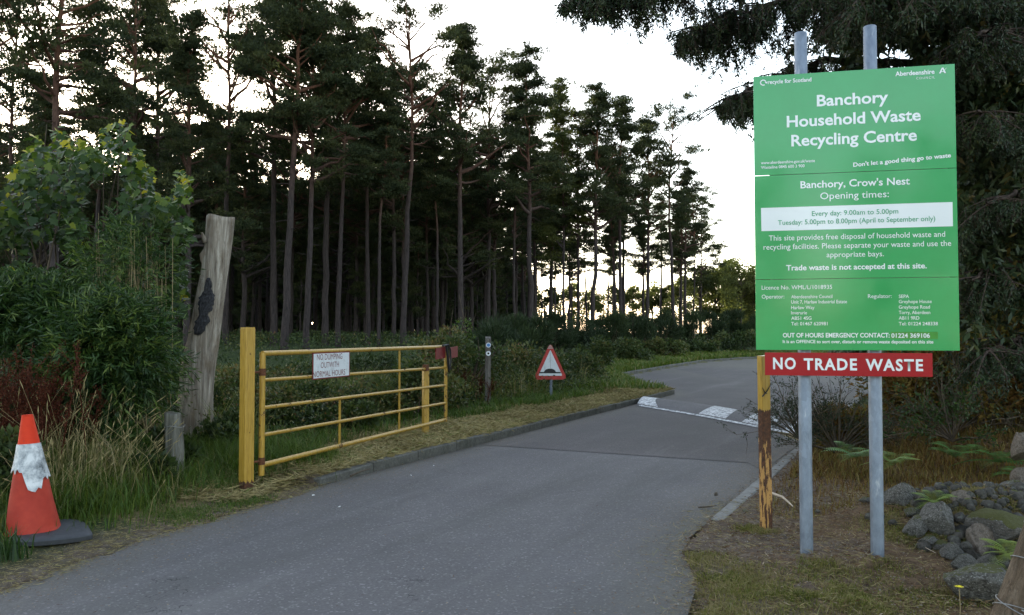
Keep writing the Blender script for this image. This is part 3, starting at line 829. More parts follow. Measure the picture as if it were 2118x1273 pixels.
# maroon reflector and strap at the latch end
for a0, a1 in ((-.42, -.09), (.06, .36)):
    v, f = GPL.quad([(GL + a0, 1.17), (GL + a1, 1.19), (GL + a1, 1.355), (GL + a0, 1.335)], .036, .012); MB().add(v, f).build('reflector_plate', M['maroon'], gate)
MB().tube([GPL.world(GL - .22, 1.37, .05), GPL.world(GL - .12, 1.38, .06), GPL.world(GL - .08, 1.25, .06), GPL.world(GL - .02, 1.08, .05), GPL.world(GL + .02, .98, .04), GPL.world(GL + .08, 1.12, .04), GPL.world(GL + .05, 1.3, .05), GPL.world(GL - .02, 1.385, .04)], .017, n=8, noise=.25).build('chain', M['black'], gate, smooth=True)
v, f = GPL.quad([(GPL.loc(880, 765)[0] - .03, 1.02), (GPL.loc(880, 765)[0] + .05, 1.02), (GPL.loc(880, 765)[0] + .05, 1.11), (GPL.loc(880, 765)[0] - .03, 1.11)], .03, .06); MB().add(v, f).build('catch_bracket', M['rust'], gate)
# hinge post
hp = empty('gate_post', (-2.56, 7.72, 0), 'thick square yellow steel gate post carrying the hinges', 'post', rz=R(52))
m = MB().box((0, 0, .75), (.104, .104, 1.70), bev=.006); m.build('post_body', M['yellow_post'], hp)
MB().box((0, 0, 1.604), (.098, .098, .01), bev=.003).build('post_cap', M['yellow'], hp)
for z in (1.17, .30):
    q = MB(); P0 = Vector((-2.56, 7.72, z)); P1 = Vector((HX, HY, z)); d_ = (P1 - P0)
    inv = Matrix.Rotation(-R(52), 3, 'Z')
    q.tube([inv @ (P0 + d_ * .35 - Vector((-2.56, 7.72, 0))), inv @ (P1 - d_ * .02 - Vector((-2.56, 7.72, 0)))], .011, n=8)
    q.tube([inv @ (P1 + Vector((0, 0, -.035)) - Vector((-2.56, 7.72, 0))), inv @ (P1 + Vector((0, 0, .035)) - Vector((-2.56, 7.72, 0)))], .034, n=10)
    q.build('hinge', M['rust'], hp, smooth=True)
# short catch post behind the gate
b = gp(878, 903, .10)
sp = empty('catch_post', (b.x, b.y + .12, 0), 'short slim yellow post just behind the latch end of the gate', 'post', rz=R(30))
MB().box((0, 0, .50), (.080, .080, 1.12), bev=.004).build('post_body', M['yellow'], sp)
MB().box((-.012, 0, 1.062), (.07, .06, .012)).build('reddish_top', M['maroon'], sp)
# rusty yellow post beside the big sign
b = gp(1585, 1093, .02)
rp = empty('rusty_post', (b.x, b.y, 0), 'leaning square yellow post with rust eaten lower half beside the big sign', 'post', rz=R(24))
rp.rotation_euler = (R(1.0), R(-1.4), R(24))
MB().box((0, 0, .62), (.084, .060, 1.50), bev=.006).build('post_body', M['yellow_stake'], rp)
MB().box((0, 0, 1.372), (.080, .056, .006)).build('post_cap', M['yellow'], rp)
# dark forked streak of bark clinging to the paint
# (a twig caught on the front face)
q = MB(); q.tube([(-.046, -.034, 1.06), (.0, -.036, 1.10), (.035, -.038, 1.15)], [.006, .005, .002], n=5); q.tube([(-.044, -.034, 1.13), (-.02, -.036, 1.085), (.0, -.036, 1.08)], [.003, .004, .003], n=5)
q.build('caught_twig', M['black'], rp)

# ---------------------------------------------------------------- waymarker post, warning triangle
b = gp(1008, 846, .1)
wm = empty('waymarker_post', (b.x, b.y, 0), 'slim dark wooden waymarker post with a blue disc above a white disc', 'post', rz=R(8))
wm.rotation_euler = (0, R(.6), R(8))
m = MB().box((0, 0, .70), (.105, .105, 1.50), bev=.008)
m.add([(-.05, -.05, 1.452), (.05, -.05, 1.452), (.05, .05, 1.49), (-.05, .05, 1.49), (-.05, .05, 1.452), (.05, .05, 1.452)], [(0, 1, 2, 3), (3, 2, 5, 4), (0, 3, 4), (1, 5, 2)])
m.build('post_body', M['waymark'], wm)
for z, inner in ((1.325, 'blue'), (1.165, 'black')):
    d_ = MB().tube([(0, -.054, z), (0, -.059, z)], .047, n=20).build('marker_disc', M['oldwhite'], wm)
    MB().tube([(0, -.0595, z), (0, -.061, z)], .032 if inner == 'blue' else .020, n=16).build('disc_centre', M[inner], d_)
b = gp(1140, 825, .1)
ts = empty('warning_sign', (0, 0, 0), 'red bordered triangular speed hump warning sign on a short post', 'sign')
TP = Plane((b.x - .5, b.y + .02), (b.x + .5, b.y - .02))
MB().tube([(b.x, b.y + .05, -.1), (b.x, b.y + .05, 1.1)], .032, n=14).build('pole', M['galv'], ts, smooth=True)
def tri(k, off, thick=None, rr=.09):
    C = [TP.loc(1103 + 2, 784), TP.loc(1174 - 2, 784), TP.loc(1138.3, 711)]
    cx = sum(c[0] for c in C) / 3; cz = sum(c[1] for c in C) / 3
    C = [((c[0] - cx) * k + cx, (c[1] - cz) * k + cz) for c in C]; out = []
    for i in range(3):
        p = Vector(C[i]); a = (Vector(C[i - 1]) - p).normalized(); bb = (Vector(C[(i + 1) % 3]) - p).normalized()
        for t in (0, .5, 1):
            q = p + (a * (1 - t) + bb * t) * rr * k * (1 if t != .5 else .62); out.append((q.x, q.y))
    return TP.quad(out, off, thick)
v, f = tri(1.06, .004, .004); plate = MB().add(v, f).build('triangle_plate', M['redborder'], ts)
v, f = tri(.74, .0055, None, .03); MB().add(v, f).build('white_face', M['oldwhite'], plate)
V = []; z0 = TP.loc(1138, 772.6)[1]; ca = TP.loc(1137.5, 772)[0]
pts = [(-.24, 0), (.24, 0), (.24, .03), (.13, .03)] + [(.13 * math.cos(a), .03 + .075 * math.sin(a)) for a in np.linspace(.15, math.pi - .15, 9)] + [(-.13, .03), (-.24, .03)]
v, f = TP.quad([(ca + x, z0 + y) for x, y in pts], .0070); MB().add(v, f).build('hump_symbol', M['black'], plate)
v, f = TP.quad([TP.loc(1132, 722), TP.loc(1144.5, 722), TP.loc(1141, 716), TP.loc(1138.3, 713), TP.loc(1135.5, 716)], .0060); MB().add(v, f).build('faded_tip', M['palered'], plate)
q = MB(); q.tube([TP.world(TP.loc(1138, 760)[0] + .004, TP.loc(1138, 762)[1], .0065), TP.world(TP.loc(1138, 760)[0], TP.loc(1138, 726)[1], .0065)], .0035, n=4); q.build('scratch', M['kerb'], plate)

# ---------------------------------------------------------------- traffic cone
c0 = gp(66, 1098, .10)
cone = empty('traffic_cone', (c0.x, c0.y, c0.z), 'battered orange traffic cone with torn white sleeve on a dark rubber base', 'cone')
cone.scale = (.96, .96, .96); cone.rotation_euler = (R(-2), R(-3.0), R(6)); HC = .885
def rad_c(z): return .187 - (.187 - .038) * (z / HC)
n = 40
def cone_ring(z, k=1.0, off=0.0, dent=True):
    out = []
    for i in range(n):
        a = 2 * math.pi * i / n; r = rad_c(z) * k + off
        if dent: r *= 1 + .035 * math.sin(3 * a + 9 * z) * max(0, 1 - z / .4) + .02 * math.sin(7 * a + 4) * max(0, 1 - z / .25)
        out.append((r * math.cos(a) - (.018 * (z / HC) ** 2), r * math.sin(a), z))
    return out
V = []; F = []; zs = [.0, .02, .05, .12, .2, .28, .36, .44, .52, .62, .72, .82, .88, HC - .012, HC, HC - .002, HC - .12]
for j, z in enumerate(zs):
    V += cone_ring(z, 1.06 if j == 0 else 1.0, 0 if j < 15 else -.008)
for j in range(len(zs) - 1):
    for i in range(n): F.append((j * n + i, j * n + (i + 1) % n, (j + 1) * n + (i + 1) % n, (j + 1) * n + i))
MB().add(V, F).build('cone_body', M['cone'], cone, smooth=True)
V = []; F = []
m_ = 9
for j in range(m_ + 1):
    t = j / m_
    for i in range(n):
        a = 2 * math.pi * i / n
        # ragged lower hem, torn away on the left
        c_ = math.cos(a); cv = math.cos(a - .54)
        hem = .40 + .012 * math.sin(13 * a) + .014 * math.sin(23 * a + 1) + .065 * float(sstep(-.30, -.55, cv)) - .085 * float(sstep(-.50, -.15, cv) * sstep(.60, .25, cv))
        z = hem + (.665 - hem) * t; r = rad_c(z) + .0055 + (.010 * (1 - t) ** 3) + .002 * math.sin(9 * a + 11 * z)
        V.append((r * c_ - (.018 * (z / HC) ** 2), r * math.sin(a), z))
for j in range(m_):
    for i in range(n): F.append((j * n + i, j * n + (i + 1) % n, (j + 1) * n + (i + 1) % n, (j + 1) * n + i))
MB().add(V, F).build('reflective_sleeve', M['sleeve'], cone, smooth=True)
q = MB(); pts = []
K = 40
for k in range(K):
    a = 2 * math.pi * k / K; r = .27 / max(abs(math.cos(a)), abs(math.sin(a))) ** .62 * (1 + .02 * math.sin(5 * a)); pts.append((r * math.cos(a), r * math.sin(a)))
V = []
for z, kk in ((-.055, .98), (-.05, 1.0), (-.02, 1.0), (-.008, .95), (.002, .70)):
    for (x, y) in pts: V.append((x * kk, y * kk, z + .012 * math.sin(4 * x + 6 * y)))
F = [tuple(range(K))[::-1], tuple(range(4 * K, 5 * K))]
for j in range(4):
    for i in range(K): F.append((j * K + i, j * K + (i + 1) % K, (j + 1) * K + (i + 1) % K, (j + 1) * K + i))
base = MB().add(V, F).build('rubber_base', M['rubber'], cone, smooth=True)
base.rotation_euler = (R(6), R(5), R(38)); base.location = (.13, .0, .012)

# ---------------------------------------------------------------- dead trunk, old fence post, stake
def log(name, pts, rads, n, mat, label, cat, knots=(), seed=0, flat=.0, rough=.03):
    """trunk with a lumpy outline built ring by ring around its own base"""
    base = Vector(pts[0]); P = np.array([list(Vector(p) - base) for p in pts]); r_ = np.array(rads, float)
    m_ = 44; t = np.linspace(0, 1, m_); ts_ = np.linspace(0, 1, len(P))
    Q = np.stack([np.interp(t, ts_, P[:, k]) for k in range(3)], 1); rr = np.interp(t, ts_, r_)
    k_ = np.ones(5) / 5; 
    for c in range(3): Q[2:-2, c] = np.convolve(Q[:, c], k_, 'valid')
    V = []; ang = np.linspace(0, 2 * np.pi, n, endpoint=False)
    for i in range(m_):
        z = Q[i, 2]
        lump = (vnoise(ang * 0 + 3 * np.cos(ang) + seed, 3 * np.sin(ang) + z * 2.2) - .5) * rough * 3 + (vnoise(14 * np.cos(ang) + seed, 14 * np.sin(ang) + z * 1.1) - .5) * rough
        rad = rr[i] * (1 + lump)
        for (kz, ka, kr, kw) in knots:
            da = (ang - ka + np.pi) % (2 * np.pi) - np.pi; rad = rad + kr * np.exp(-((z - kz) / kw) ** 2 - (da / .35) ** 2)
        V.append(np.stack([Q[i, 0] + rad * np.cos(ang), Q[i, 1] + rad * np.sin(ang), np.full(n, z)], 1))
    V[-1][:, 2] += .10 * V[-1][:, 0] * 0 + .012 * np.cos(3 * ang); V[-1][:, 2] -= .10 * (V[-1][:, 0] - V[-1][:, 0].mean())
    V = np.concatenate(V); i = np.arange(m_ - 1)[:, None] * n; k = np.arange(n)[None]; a = i + k; b = i + (k + 1) % n
    F = [tuple(q) for q in np.stack([a, b, b + n, a + n], -1).reshape(-1, 4)]; F.append(tuple((m_ - 1) * n + j for j in range(n)))
    me = build_mesh(name, V, F, mat)
    for p in me.polygons: p.use_smooth = len(p.vertices) == 4
    return me, base, Q, rr
D0 = 10.2
bp = at(402, 925, D0); mid1 = at(404, 800, D0); mid2 = at(428, 660, D0); mid3 = at(446, 560, D0); tp = at(457, 449, D0)
s0 = 1 / FPX * D0
me, base, Q, rr = log('trunk', [bp - Vector((.0, 0, .12)), bp, mid1, mid2, mid3, tp], [38 * s0, 36 * s0, 34 * s0, 30 * s0, 26.5 * s0, 27.5 * s0], 48, M['deadwood'], '', '', knots=((2.55, math.pi, .07, .07), (1.2, 3.4, .03, .2)), seed=4, rough=.045)
dt = empty('dead_trunk', base, 'pale weathered dead tree trunk sawn off at the top and leaning right', 'dead tree')
obj('trunk', me, dt)
# charred bark patch clinging to the front
V = []; F = []; nj, ni = 26, 12
for j in range(nj + 1):
    t = j / nj; z = (at(425, 693, D0).z - base.z) * (1 - t) + (at(425, 577, D0).z - base.z) * t
    k = np.interp(z, Q[:, 2], np.arange(len(Q))); cx = np.interp(z, Q[:, 2], Q[:, 0]); cy = np.interp(z, Q[:, 2], Q[:, 1]); r = np.interp(z, Q[:, 2], rr) * 1.045
    half = .50 * math.sin(math.pi * min(1, max(0.0, t * .93 + .05))) ** .5 * (1 + .22 * math.sin(13 * t) + .10 * math.sin(31 * t)); ac = -math.pi / 2 + .0 + .10 * math.sin(3 * t)
    jl, jr = random.uniform(.72, 1.12), random.uniform(.72, 1.12)
    for i in range(ni + 1):
        u = i / ni * 2 - 1; a = ac + u * half * (jl if u < 0 else jr); e = (1 - abs(u) ** 4) * (1 if 0 < j < nj else 0)
        rr_ = r * 1.0 + .006 + .020 * e + random.uniform(-.008, .008) * e; V.append((cx + rr_ * math.cos(a), cy + rr_ * math.sin(a), z))
for j in range(nj):
    for i in range(ni): k = j * (ni + 1) + i; F.append((k, k + 1, k + ni + 2, k + ni + 1))
MB().add(V, F).build('bark_patch', M['char'], dt)
q = MB(); q.tube([at(424, 500, D0 - .12) - base, at(420, 489, D0 - .16) - base, at(418, 481, D0 - .18) - base], [.035, .022, .008], n=8, noise=.15); q.build('branch_stub', M['deadwood'], dt)
q = MB()
for k in range(7):
    a = -math.pi / 2 + random.uniform(-.5, .9); x0 = math.cos(a) * .235; y0 = math.sin(a) * .235
    q.tube([(x0 * 1.03 + .02, y0 * 1.03, .0), (x0 * 1.05 + .02, y0 * 1.05, .15), (x0 * 1.0 + .02, y0 * 1.0, .25 + random.random() * .25)], [.03, .022, .004], n=5, noise=.3)
q.build('rotten_flakes', M['darktrunk'], dt)

b0 = gp(364, 990, .08)
me, base, Q, rr = log('post_body', [b0 - Vector((0, 0, .15)), b0, b0 + Vector((-.02, 0, .35)), b0 + Vector((-.045, 0, .66))], [.092, .092, .088, .078], 20, M['oldpost'], '', '', seed=9, rough=.05)
fp = empty('old_fence_post', base, 'short weathered grey fence post at the foot of the dead trunk', 'post')
obj('post_body', me, fp)
q = MB()
for z in (.34, .68):
    q.tube([(.098 * math.cos(a) - .02, .098 * math.sin(a), z + .01 * math.sin(3 * a)) for a in np.linspace(0, 2 * math.pi, 20)], .003, n=5, cap=False)
q.tube([(-.08, -.03, .68), (-.30, .1, .50), (-.55, .25, .30)], .003, n=5)
q.build('wire', M['wire'], fp)
bb = at(330, 925, 8.6)
brd = empty('broken_board', bb, 'short broken grey board leaning behind the old fence post', 'board')
brd.rotation_euler = (R(10), R(48), R(10)); MB().box((0, 0, 0), (.09, .025, .42), bev=.004).build('plank', M['oldpost'], brd)

d2 = 2.6
pA = at(1962, 1640, d2); pB = at(2186, 1050, d2)
ax = (pB - pA).normalized()
stake = empty('leaning_stake', pA, 'round wooden fence stake leaning right in the bottom corner wrapped with wire', 'post')
q = MB(); Ls = (pB - pA).length
q.tube([ax * (Ls * t) for t in np.linspace(0, 1, 14)], [.066 * (1 + .03 * math.sin(7 * t)) for t in np.linspace(0, 1, 14)], n=28, noise=.012)
o = q.build('stake_body', M['cutwood'], stake, smooth=True)
side = ax.cross(Vector((0, 1, 0))).normalized(); fw = ax.cross(side).normalized()
def ring_at(t, sag, r=.069):
    c = ax * (Ls * t); return [c + side * (r * math.cos(a)) + fw * (r * math.sin(a)) + ax * (sag * math.sin(a)) for a in np.linspace(0, 2 * math.pi, 26)]
q = MB()
for t, sag in ((.635, .02), (.645, -.012), (.80, .012), (.93, .02), (.94, -.01)): q.tube(ring_at(t, sag), .0018, n=5, cap=False)
c = ax * (Ls * .64)
q.tube([c + side * .0 - Vector((0, .067, 0)), c + Vector((.12, -.06, -.03)), c + Vector((.5, -.02, -.10)), c + Vector((1.4, .1, -.08))], .0018, n=5)
q.tube([c + Vector((-.03, -.065, .02)), c + Vector((.03, -.072, -.012)), c + Vector((.06, -.066, -.05)), c + Vector((.02, -.07, -.06))], .002, n=5)
c = ax * (Ls * .935)
q.tube([c - Vector((.06, .02, 0)), c - Vector((.075, .03, .05)), c - Vector((.06, .03, .09))], .003, n=5)
q.build('wire', M['wire'], stake)
MB().add([Vector(v) + ax * (Ls * .60) + Vector((.10, -.03, 0)) for v in ((0, 0, 0), (.02, -.01, .012), (.03, 0, -.005), (.012, -.012, -.022))], [(0, 1, 2), (0, 2, 3), (0, 3, 1), (1, 3, 2)]).build('paper_scrap', M['litterwhite'], stake)
s2 = empty('dark_strut', at(2150, 1500, 2.85), 'dark squared strut behind the leaning stake at the picture corner', 'post')
pa, pb = at(2075, 1500, 2.85), at(2190, 1130, 2.85); s2.location = pa
q = MB(); dd = (pb - pa); zax = dd.normalized(); xax = zax.cross(Vector((0, 1, 0))).normalized(); rotm = Matrix((xax, zax.cross(xax), zax)).transposed()
q.box(dd * .5, (.085, .05, dd.length), rotm, bev=.005); q.build('strut_body', M['oldpost'], s2)

# ---------------------------------------------------------------- Scots pines
def pine_meshes(seed, H=18.0, cb=.52, Rmax=2.6, nl=30, dens=1.0, top='round', r0=.19, mat='pine', sparse=0.0):
    """returns (trunk mesh, crown mesh) standing on the origin"""
    g = np.random.default_rng(seed)
    m_ = 16; t = np.linspace(0, 1, m_)
    sway = np.cumsum(g.normal(size=(m_, 2)) * .06, 0); sway -= np.linspace(0, 1, m_)[:, None] * sway[-1] * .3
    sway += np.sin(t * 3 + g.uniform(0, 6))[:, None] * np.array([[.12, .08]])
    sway -= sway[0]
    T_ = np.stack([sway[:, 0], sway[:, 1], t * H * .99 - .3 * (t == 0)], 1)
    rad = r0 * (1 - .78 * t ** 1.15); rad[0] *= 1.25; rad[-1] = .02
    paths = [(T_, rad)]
    at_z = lambda z: np.array([np.interp(z, T_[:, 2], T_[:, 0]), np.interp(z, T_[:, 2], T_[:, 1]), z])
    pads = []
    for i in range(nl):
        u = (i + g.uniform(0, 1)) / nl; z = H * (cb + (1 - cb) * u)
        if top == 'round': prof = (1 - u) ** .55 * (.55 + .45 * math.sin(math.pi * min(1, u * 1.25 + .12)))
        elif top == 'cone': prof = (1 - u) ** .85
        else: prof = .5 + .5 * math.sin(math.pi * u)
        L = Rmax * max(.16, prof) * g.uniform(.55, 1.15)
        a = g.uniform(0, 2 * np.pi); el = R(g.uniform(-5, 30) + 30 * u)
        d = np.array([math.cos(a) * math.cos(el), math.sin(a) * math.cos(el), math.sin(el)])
        k = np.linspace(0, 1, 6)[:, None]; p0 = at_z(z - .25)
        P = p0 + d * L * k + np.array([0, 0, 1]) * (k ** 2) * L * g.uniform(-.05, .30) + g.normal(size=(6, 3)) * .05 * L * k
        paths.append((P, np.linspace(.055, .012, 6) * (1.2 - .6 * u) * (L / 2 + .3)))
        if g.random() < sparse: continue
        for s in (.52, .76, .98):
            if s < .9 and (g.random() < (.6 if s < .6 else .25)): continue
            c = P[0] + (P[-1] - P[0]) * s + np.array([0, 0, (P[3][2] - P[0][2]) * .1]) + g.normal(size=3) * .12
            pads.append((c, g.uniform(.40, .74) * (.8 + .35 * (L / Rmax)), d))
            for _ in range(1 + (g.random() < .5)):
                c2 = c + g.normal(size=3) * np.array([.5, .5, .18]); pads.append((c2, g.uniform(.25, .5), d))
                if g.random() < .35: paths.append((np.array([c - d * .3, (c + c2) / 2, c2]), np.array([.02, .014, .006])))
    for _ in range(5): pads.append((at_z(H * .985) + g.normal(size=3) * np.array([.2, .2, .25]), g.uniform(.2, .4), np.array([0, 0, 1.0])))
    for i in range(16):                                               # dead snags below the crown
        z = H * g.uniform(cb * .35, cb + .05); a = g.uniform(0, 6.28); L = g.uniform(.25, 1.3) * (.5 + z / H / cb * .6)
        p0 = at_z(z); P = p0 + np.array([math.cos(a), math.sin(a), g.uniform(-.25, .35)]) * L * np.linspace(0, 1, 4)[:, None]; P[2:, 2] -= .06 * L
        paths.append((P, np.linspace(.022, .006, 4)))
    V, F = tube_np(paths[:1], 12); V2, F2 = tube_np(paths[1:], 5) ; V = np.concatenate([V, V2]); F = np.concatenate([F, F2 + len(V) - len(V2)])
    trunk = build_mesh('trunk', V, F, M['bark'], smooth=True)
    C = np.array([p[0] for p in pads]); rr = np.array([p[1] for p in pads])
    n_t = np.maximum(10, (rr ** 1.6 * 165 * dens)).astype(int); idx = np.repeat(np.arange(len(C)), n_t)
    n = len(idx)
    q = g.normal(size=(n, 3)); q = q / np.linalg.norm(q, axis=1, keepdims=True) * (g.random((n, 1)) ** .45)
    # pads are flat, domed above, ragged below
    off = q * rr[idx][:, None] * np.array([1, 1, .34]); off[:, 2] -= (off[:, 0] ** 2 + off[:, 1] ** 2) * .12
    P = C[idx] + off
    out = q * np.array([1, 1, .5]) + np.array([0, 0, .75]) + g.normal(size=(n, 3)) * .35
    P = np.repeat(P, 3, 0); D = np.repeat(out, 3, 0) + g.normal(size=(3 * n, 3)) * .55; D /= np.linalg.norm(D, axis=1, keepdims=True)
    padt = g.uniform(.1, .8, len(C))
    tint = np.clip(np.repeat(padt[idx], 3) + g.normal(size=3 * n) * .16, 0, 1)
    V, F, Tn = leaves(P, D, g.uniform(.13, .26, 3 * n), g.uniform(.035, .065, 3 * n), tint)
    crown = build_mesh('crown', V, F, M[mat], tint=Tn)
    return trunk, crown

VAR = {
 'full':   pine_meshes(1, cb=.50, Rmax=3.7, nl=44, top='round'),
 'tall':   pine_meshes(2, cb=.56, Rmax=3.2, nl=38, top='round'),
 'cone':   pine_meshes(3, cb=.45, Rmax=3.6, nl=46, top='cone'),
 'airy':   pine_meshes(4, cb=.58, Rmax=3.1, nl=28, top='even', dens=.72, sparse=.2),
 'ragged': pine_meshes(5, cb=.42, Rmax=3.5, nl=42, top='even', dens=.9, sparse=.1),
 'bushy':  pine_meshes(6, cb=.30, Rmax=3.4, nl=52, top='cone'),
 'slim':   pine_meshes(7, cb=.55, Rmax=1.7, nl=24, top='round', r0=.14),
 'olive':  pine_meshes(8, cb=.30, Rmax=2.2, nl=44, top='cone', mat='olive', r0=.15, dens=.9),
 'low':    pine_meshes(9, cb=.16, Rmax=2.6, nl=52, top='cone', dens=1.0, r0=.15),
}
def pine(var, px, depth, ytop=None, H=None, label=None, group=None, lean=0.0, fat=1.0, leany=0.0):
    x = (px - 1059) / FPX * depth; y = depth
    gz = float(ground_h(np.array([x]), np.array([y]))[0])
    if H is None: H = CAM_Z + (690 - ytop) * depth / FPX - gz
    s = H / (8.0 if var.startswith('far') else 18.0)
    root = empty('pine_tree', (x, y, gz - .05), label, 'pine tree', group, rz=random.uniform(0, 6.28))
    root.rotation_euler = (R(leany), R(lean), 0)
    sub = random.uniform(0, 6.28)
    for nm, me in zip(('trunk', 'crown'), VAR[var]):
        o = bpy.data.objects.new(nm, me); o.rotation_euler = (0, 0, sub)
        w = s * (fat if nm == 'trunk' else (.75 + .25 * s) / max(s, .6) * s)
        o.scale = (w, w, s)
        put(o, parent=root)
    return root

front = [ # variant, px of the foot, depth, top y, lean (deg), label
 ('tall',   108, 27, -210, 1.2, 1.15, 'thick reddish pine trunk rising out of the sycamore bush at the far left'),
 ('ragged', -60, 33, -120, 0, 1, 'pine with a ragged crown at the left edge of the picture'),
 ('airy',   30, 40, -60, 0, .8, 'thin pine just left of the thick reddish trunk above the sycamore bush'),
 ('airy',   190, 45, -20, 0, .8, 'thin airy pine between the thick reddish trunk and the bushy dark pine'),
 ('ragged', 262, 44, -70, .6, .9, 'slender pine right of the thick reddish trunk over the yellow sycamore tips'),
 ('full',   318, 50, -40, 0, .9, 'pine over the right side of the sycamore bush with sky showing through its crown'),
 ('bushy',  392, 36, 20, .4, 1.05, 'dark bushy pine rising directly behind the top of the weathered dead trunk'),
 ('airy',   470, 42, -30, -.2, .9, 'airy pine with sky round it just right of the sawn dead trunk'),
 ('full',   566, 43, -60, .4, .95, 'brownish pine trunk immediately left of the thickest purple trunk behind the gate'),
 ('tall',   588, 36, -70, 1.2, 1.1, 'thickest purple-brown pine trunk behind the left part of the gate, forking at the top'),
 ('full',   634, 37, 10, .5, 1.0, 'smooth grey pine trunk standing just right of the thickest forked pine'),
 ('ragged', 672, 44, -30, .2, 1, 'pine whose trunk rises behind the left half of the NO DUMPING notice'),
 ('full',   700, 40, 0, 1.1, .8, 'slim pine leaning right, its foot behind the notice on the gate'),
 ('full',   760, 46, 55, .3, .8, 'thin pine right of the notice with a dense dark crown'),
 ('slim',   783, 40, 150, .3, .95, 'thin straight pine standing right of the NO DUMPING notice'),
 ('airy',   836, 42, 5, .6, .95, 'tall reddish pine with an airy open top standing alone against the sky'),
 ('ragged', 815, 47, 150, 0, .9, 'lower dark crowned pine just left of the tall airy topped pine'),
 ('slim',   905, 47, 225, .2, 1.0, 'slim dark pine right of the tall airy topped pine'),
 ('full',   950, 45, 48, .8, 1.05, 'broad full crowned pine rising behind the latch end of the gate'),
 ('ragged', 1010, 53, 150, .2, .9, 'pine directly behind the waymarker post with a dense crown'),
 ('cone',   1098, 49, 92, 0, 1.05, 'thick pine with a pointed layered crown left of the warning triangle'),
 ('slim',   1062, 52, 190, 0, .9, 'slim pine between the waymarker post and the thick pointed pine'),
 ('olive',  1168, 56, 165, .3, .7, 'pale yellowish green airy tree between two dark pines above the warning sign'),
 ('cone',   1226, 56, 168, .5, 1.0, 'pine with a pointed head right of the warning triangle'),
 ('ragged', 1196, 60, 235, .2, .8, 'lower pine just left of the pointed pine, olive tinted crown'),
 ('full',   1282, 60, 198, .9, .9, 'pine leaning right with a wide crown above the end of the grass verge'),
 ('full',   1338, 62, 240, .3, .9, 'pine with a crown like a flag second from the right end of the wood'),
 ('airy',   1392, 64, 228, .5, .9, 'tall narrow pine standing highest at the right end of the wood'),
 ('cone',   1418, 68, 330, .4, .9, 'shorter dense pine just under the highest pine at the right end of the wood'),
 ('ragged', 1450, 78, 415, .3, .7, 'small dark pine with a flat crown at the outer right end of the wood'),
 ('airy',   1434, 72, 400, 0, .65, 'thin stemmed pine with small crown beside the outer right end of the wood'),
]
for v, px, d, yt, ln, fat, lab in front:
    pine(v, px, d, ytop=yt, label=lab, lean=ln, fat=fat * .88)
inner_label = 'dim pine trunk deep inside the dark plantation behind the front row'
k = 0; placed = []
tries = 0
while k < 170 and tries < 9000:
    tries += 1
    px = random.uniform(-120, 1440); d = random.uniform(48, 118)
    if px > 1040 and d < 58 + (px - 1040) * .04: continue
    if px > 1150 and random.random() < .30: continue
    x = (px - 1059) / FPX * d
    if any((x - a) ** 2 + (d - b) ** 2 < 5.2 for a, b in placed): continue
    placed.append((x, d)); k += 1
    # heights stay under the skyline that the front trees draw
    sky = np.interp(px, [-100, 500, 800, 1000, 1150, 1250, 1340, 1400, 1440], [150, 265, 290, 290, 310, 340, 370, 410, 460])
    Hm = CAM_Z + (690 - sky) * d / FPX
    H = min(random.uniform(14, 18.5), Hm)
    if H < 8: H = 8
    v = random.choice(['full', 'tall', 'cone', 'ragged', 'bushy', 'slim', 'ragged', 'bushy']) if px < 1120 else random.choice(['tall', 'slim', 'cone', 'tall', 'full', 'slim'])
    where = ('in the dark left of the dead trunk' if px < 430 else 'between the dead trunk and the gate notice' if px < 640 else 'right of the gate notice' if px < 1000 else 'behind the warning triangle' if px < 1200 else 'at the thin bright right end of the wood')
    pine(v, px, d, H=H, label='dim thin pine deep inside the plantation, ' + where, group='pines deep inside the plantation', lean=random.uniform(-1, 1.2), fat=random.uniform(.85, 1.15))
# young undergrown pines filling the dark interior
for k in range(64):
    px = random.uniform(-150, 1030); d = random.uniform(54, 100)
    pine('low', px, d, H=random.uniform(6.5, 13), label='dark undergrown conifer filling the gaps low between the plantation trunks', group='undergrown conifers between the trunks', fat=.8)
for k in range(15):
    px = random.uniform(1010, 1440); d = random.uniform(78, 105)
    pine('low', px, d, H=random.uniform(3.0, 5.0), label='small dark conifer low between the sparser trunks right of the waymarker', group='small conifers at the thin end of the wood', fat=.8)

# beyond the last trunks the left part of the wood closes into one dark mass
g = np.random.default_rng(5); n = 80000
ppx = g.uniform(-260, 1090, n); dd = g.uniform(118, 134, n); topy = 408 + 60 * (fbm(ppx / 55, ppx * 0, 3) - .5) + 160 * sstep(820, 1090, ppx) 
zz_ = g.random(n) ** .9; hz = CAM_Z + (690 - topy) * dd / FPX
P = np.stack([(ppx - 1059) / FPX * dd, dd, zz_ * hz], 1); D = unit(rdir(n) + np.array([0, 0, .4]))
V, F, Tn = leaves(P, D, g.uniform(1.0, 1.8, n), g.uniform(.55, .95, n), np.clip(g.normal(.35, .2, n), 0, 1))
obj('forest', build_mesh('forest', V, F, M['pine'], tint=Tn), kind='stuff', label='far off dark wood closing the view between the plantation trunks')

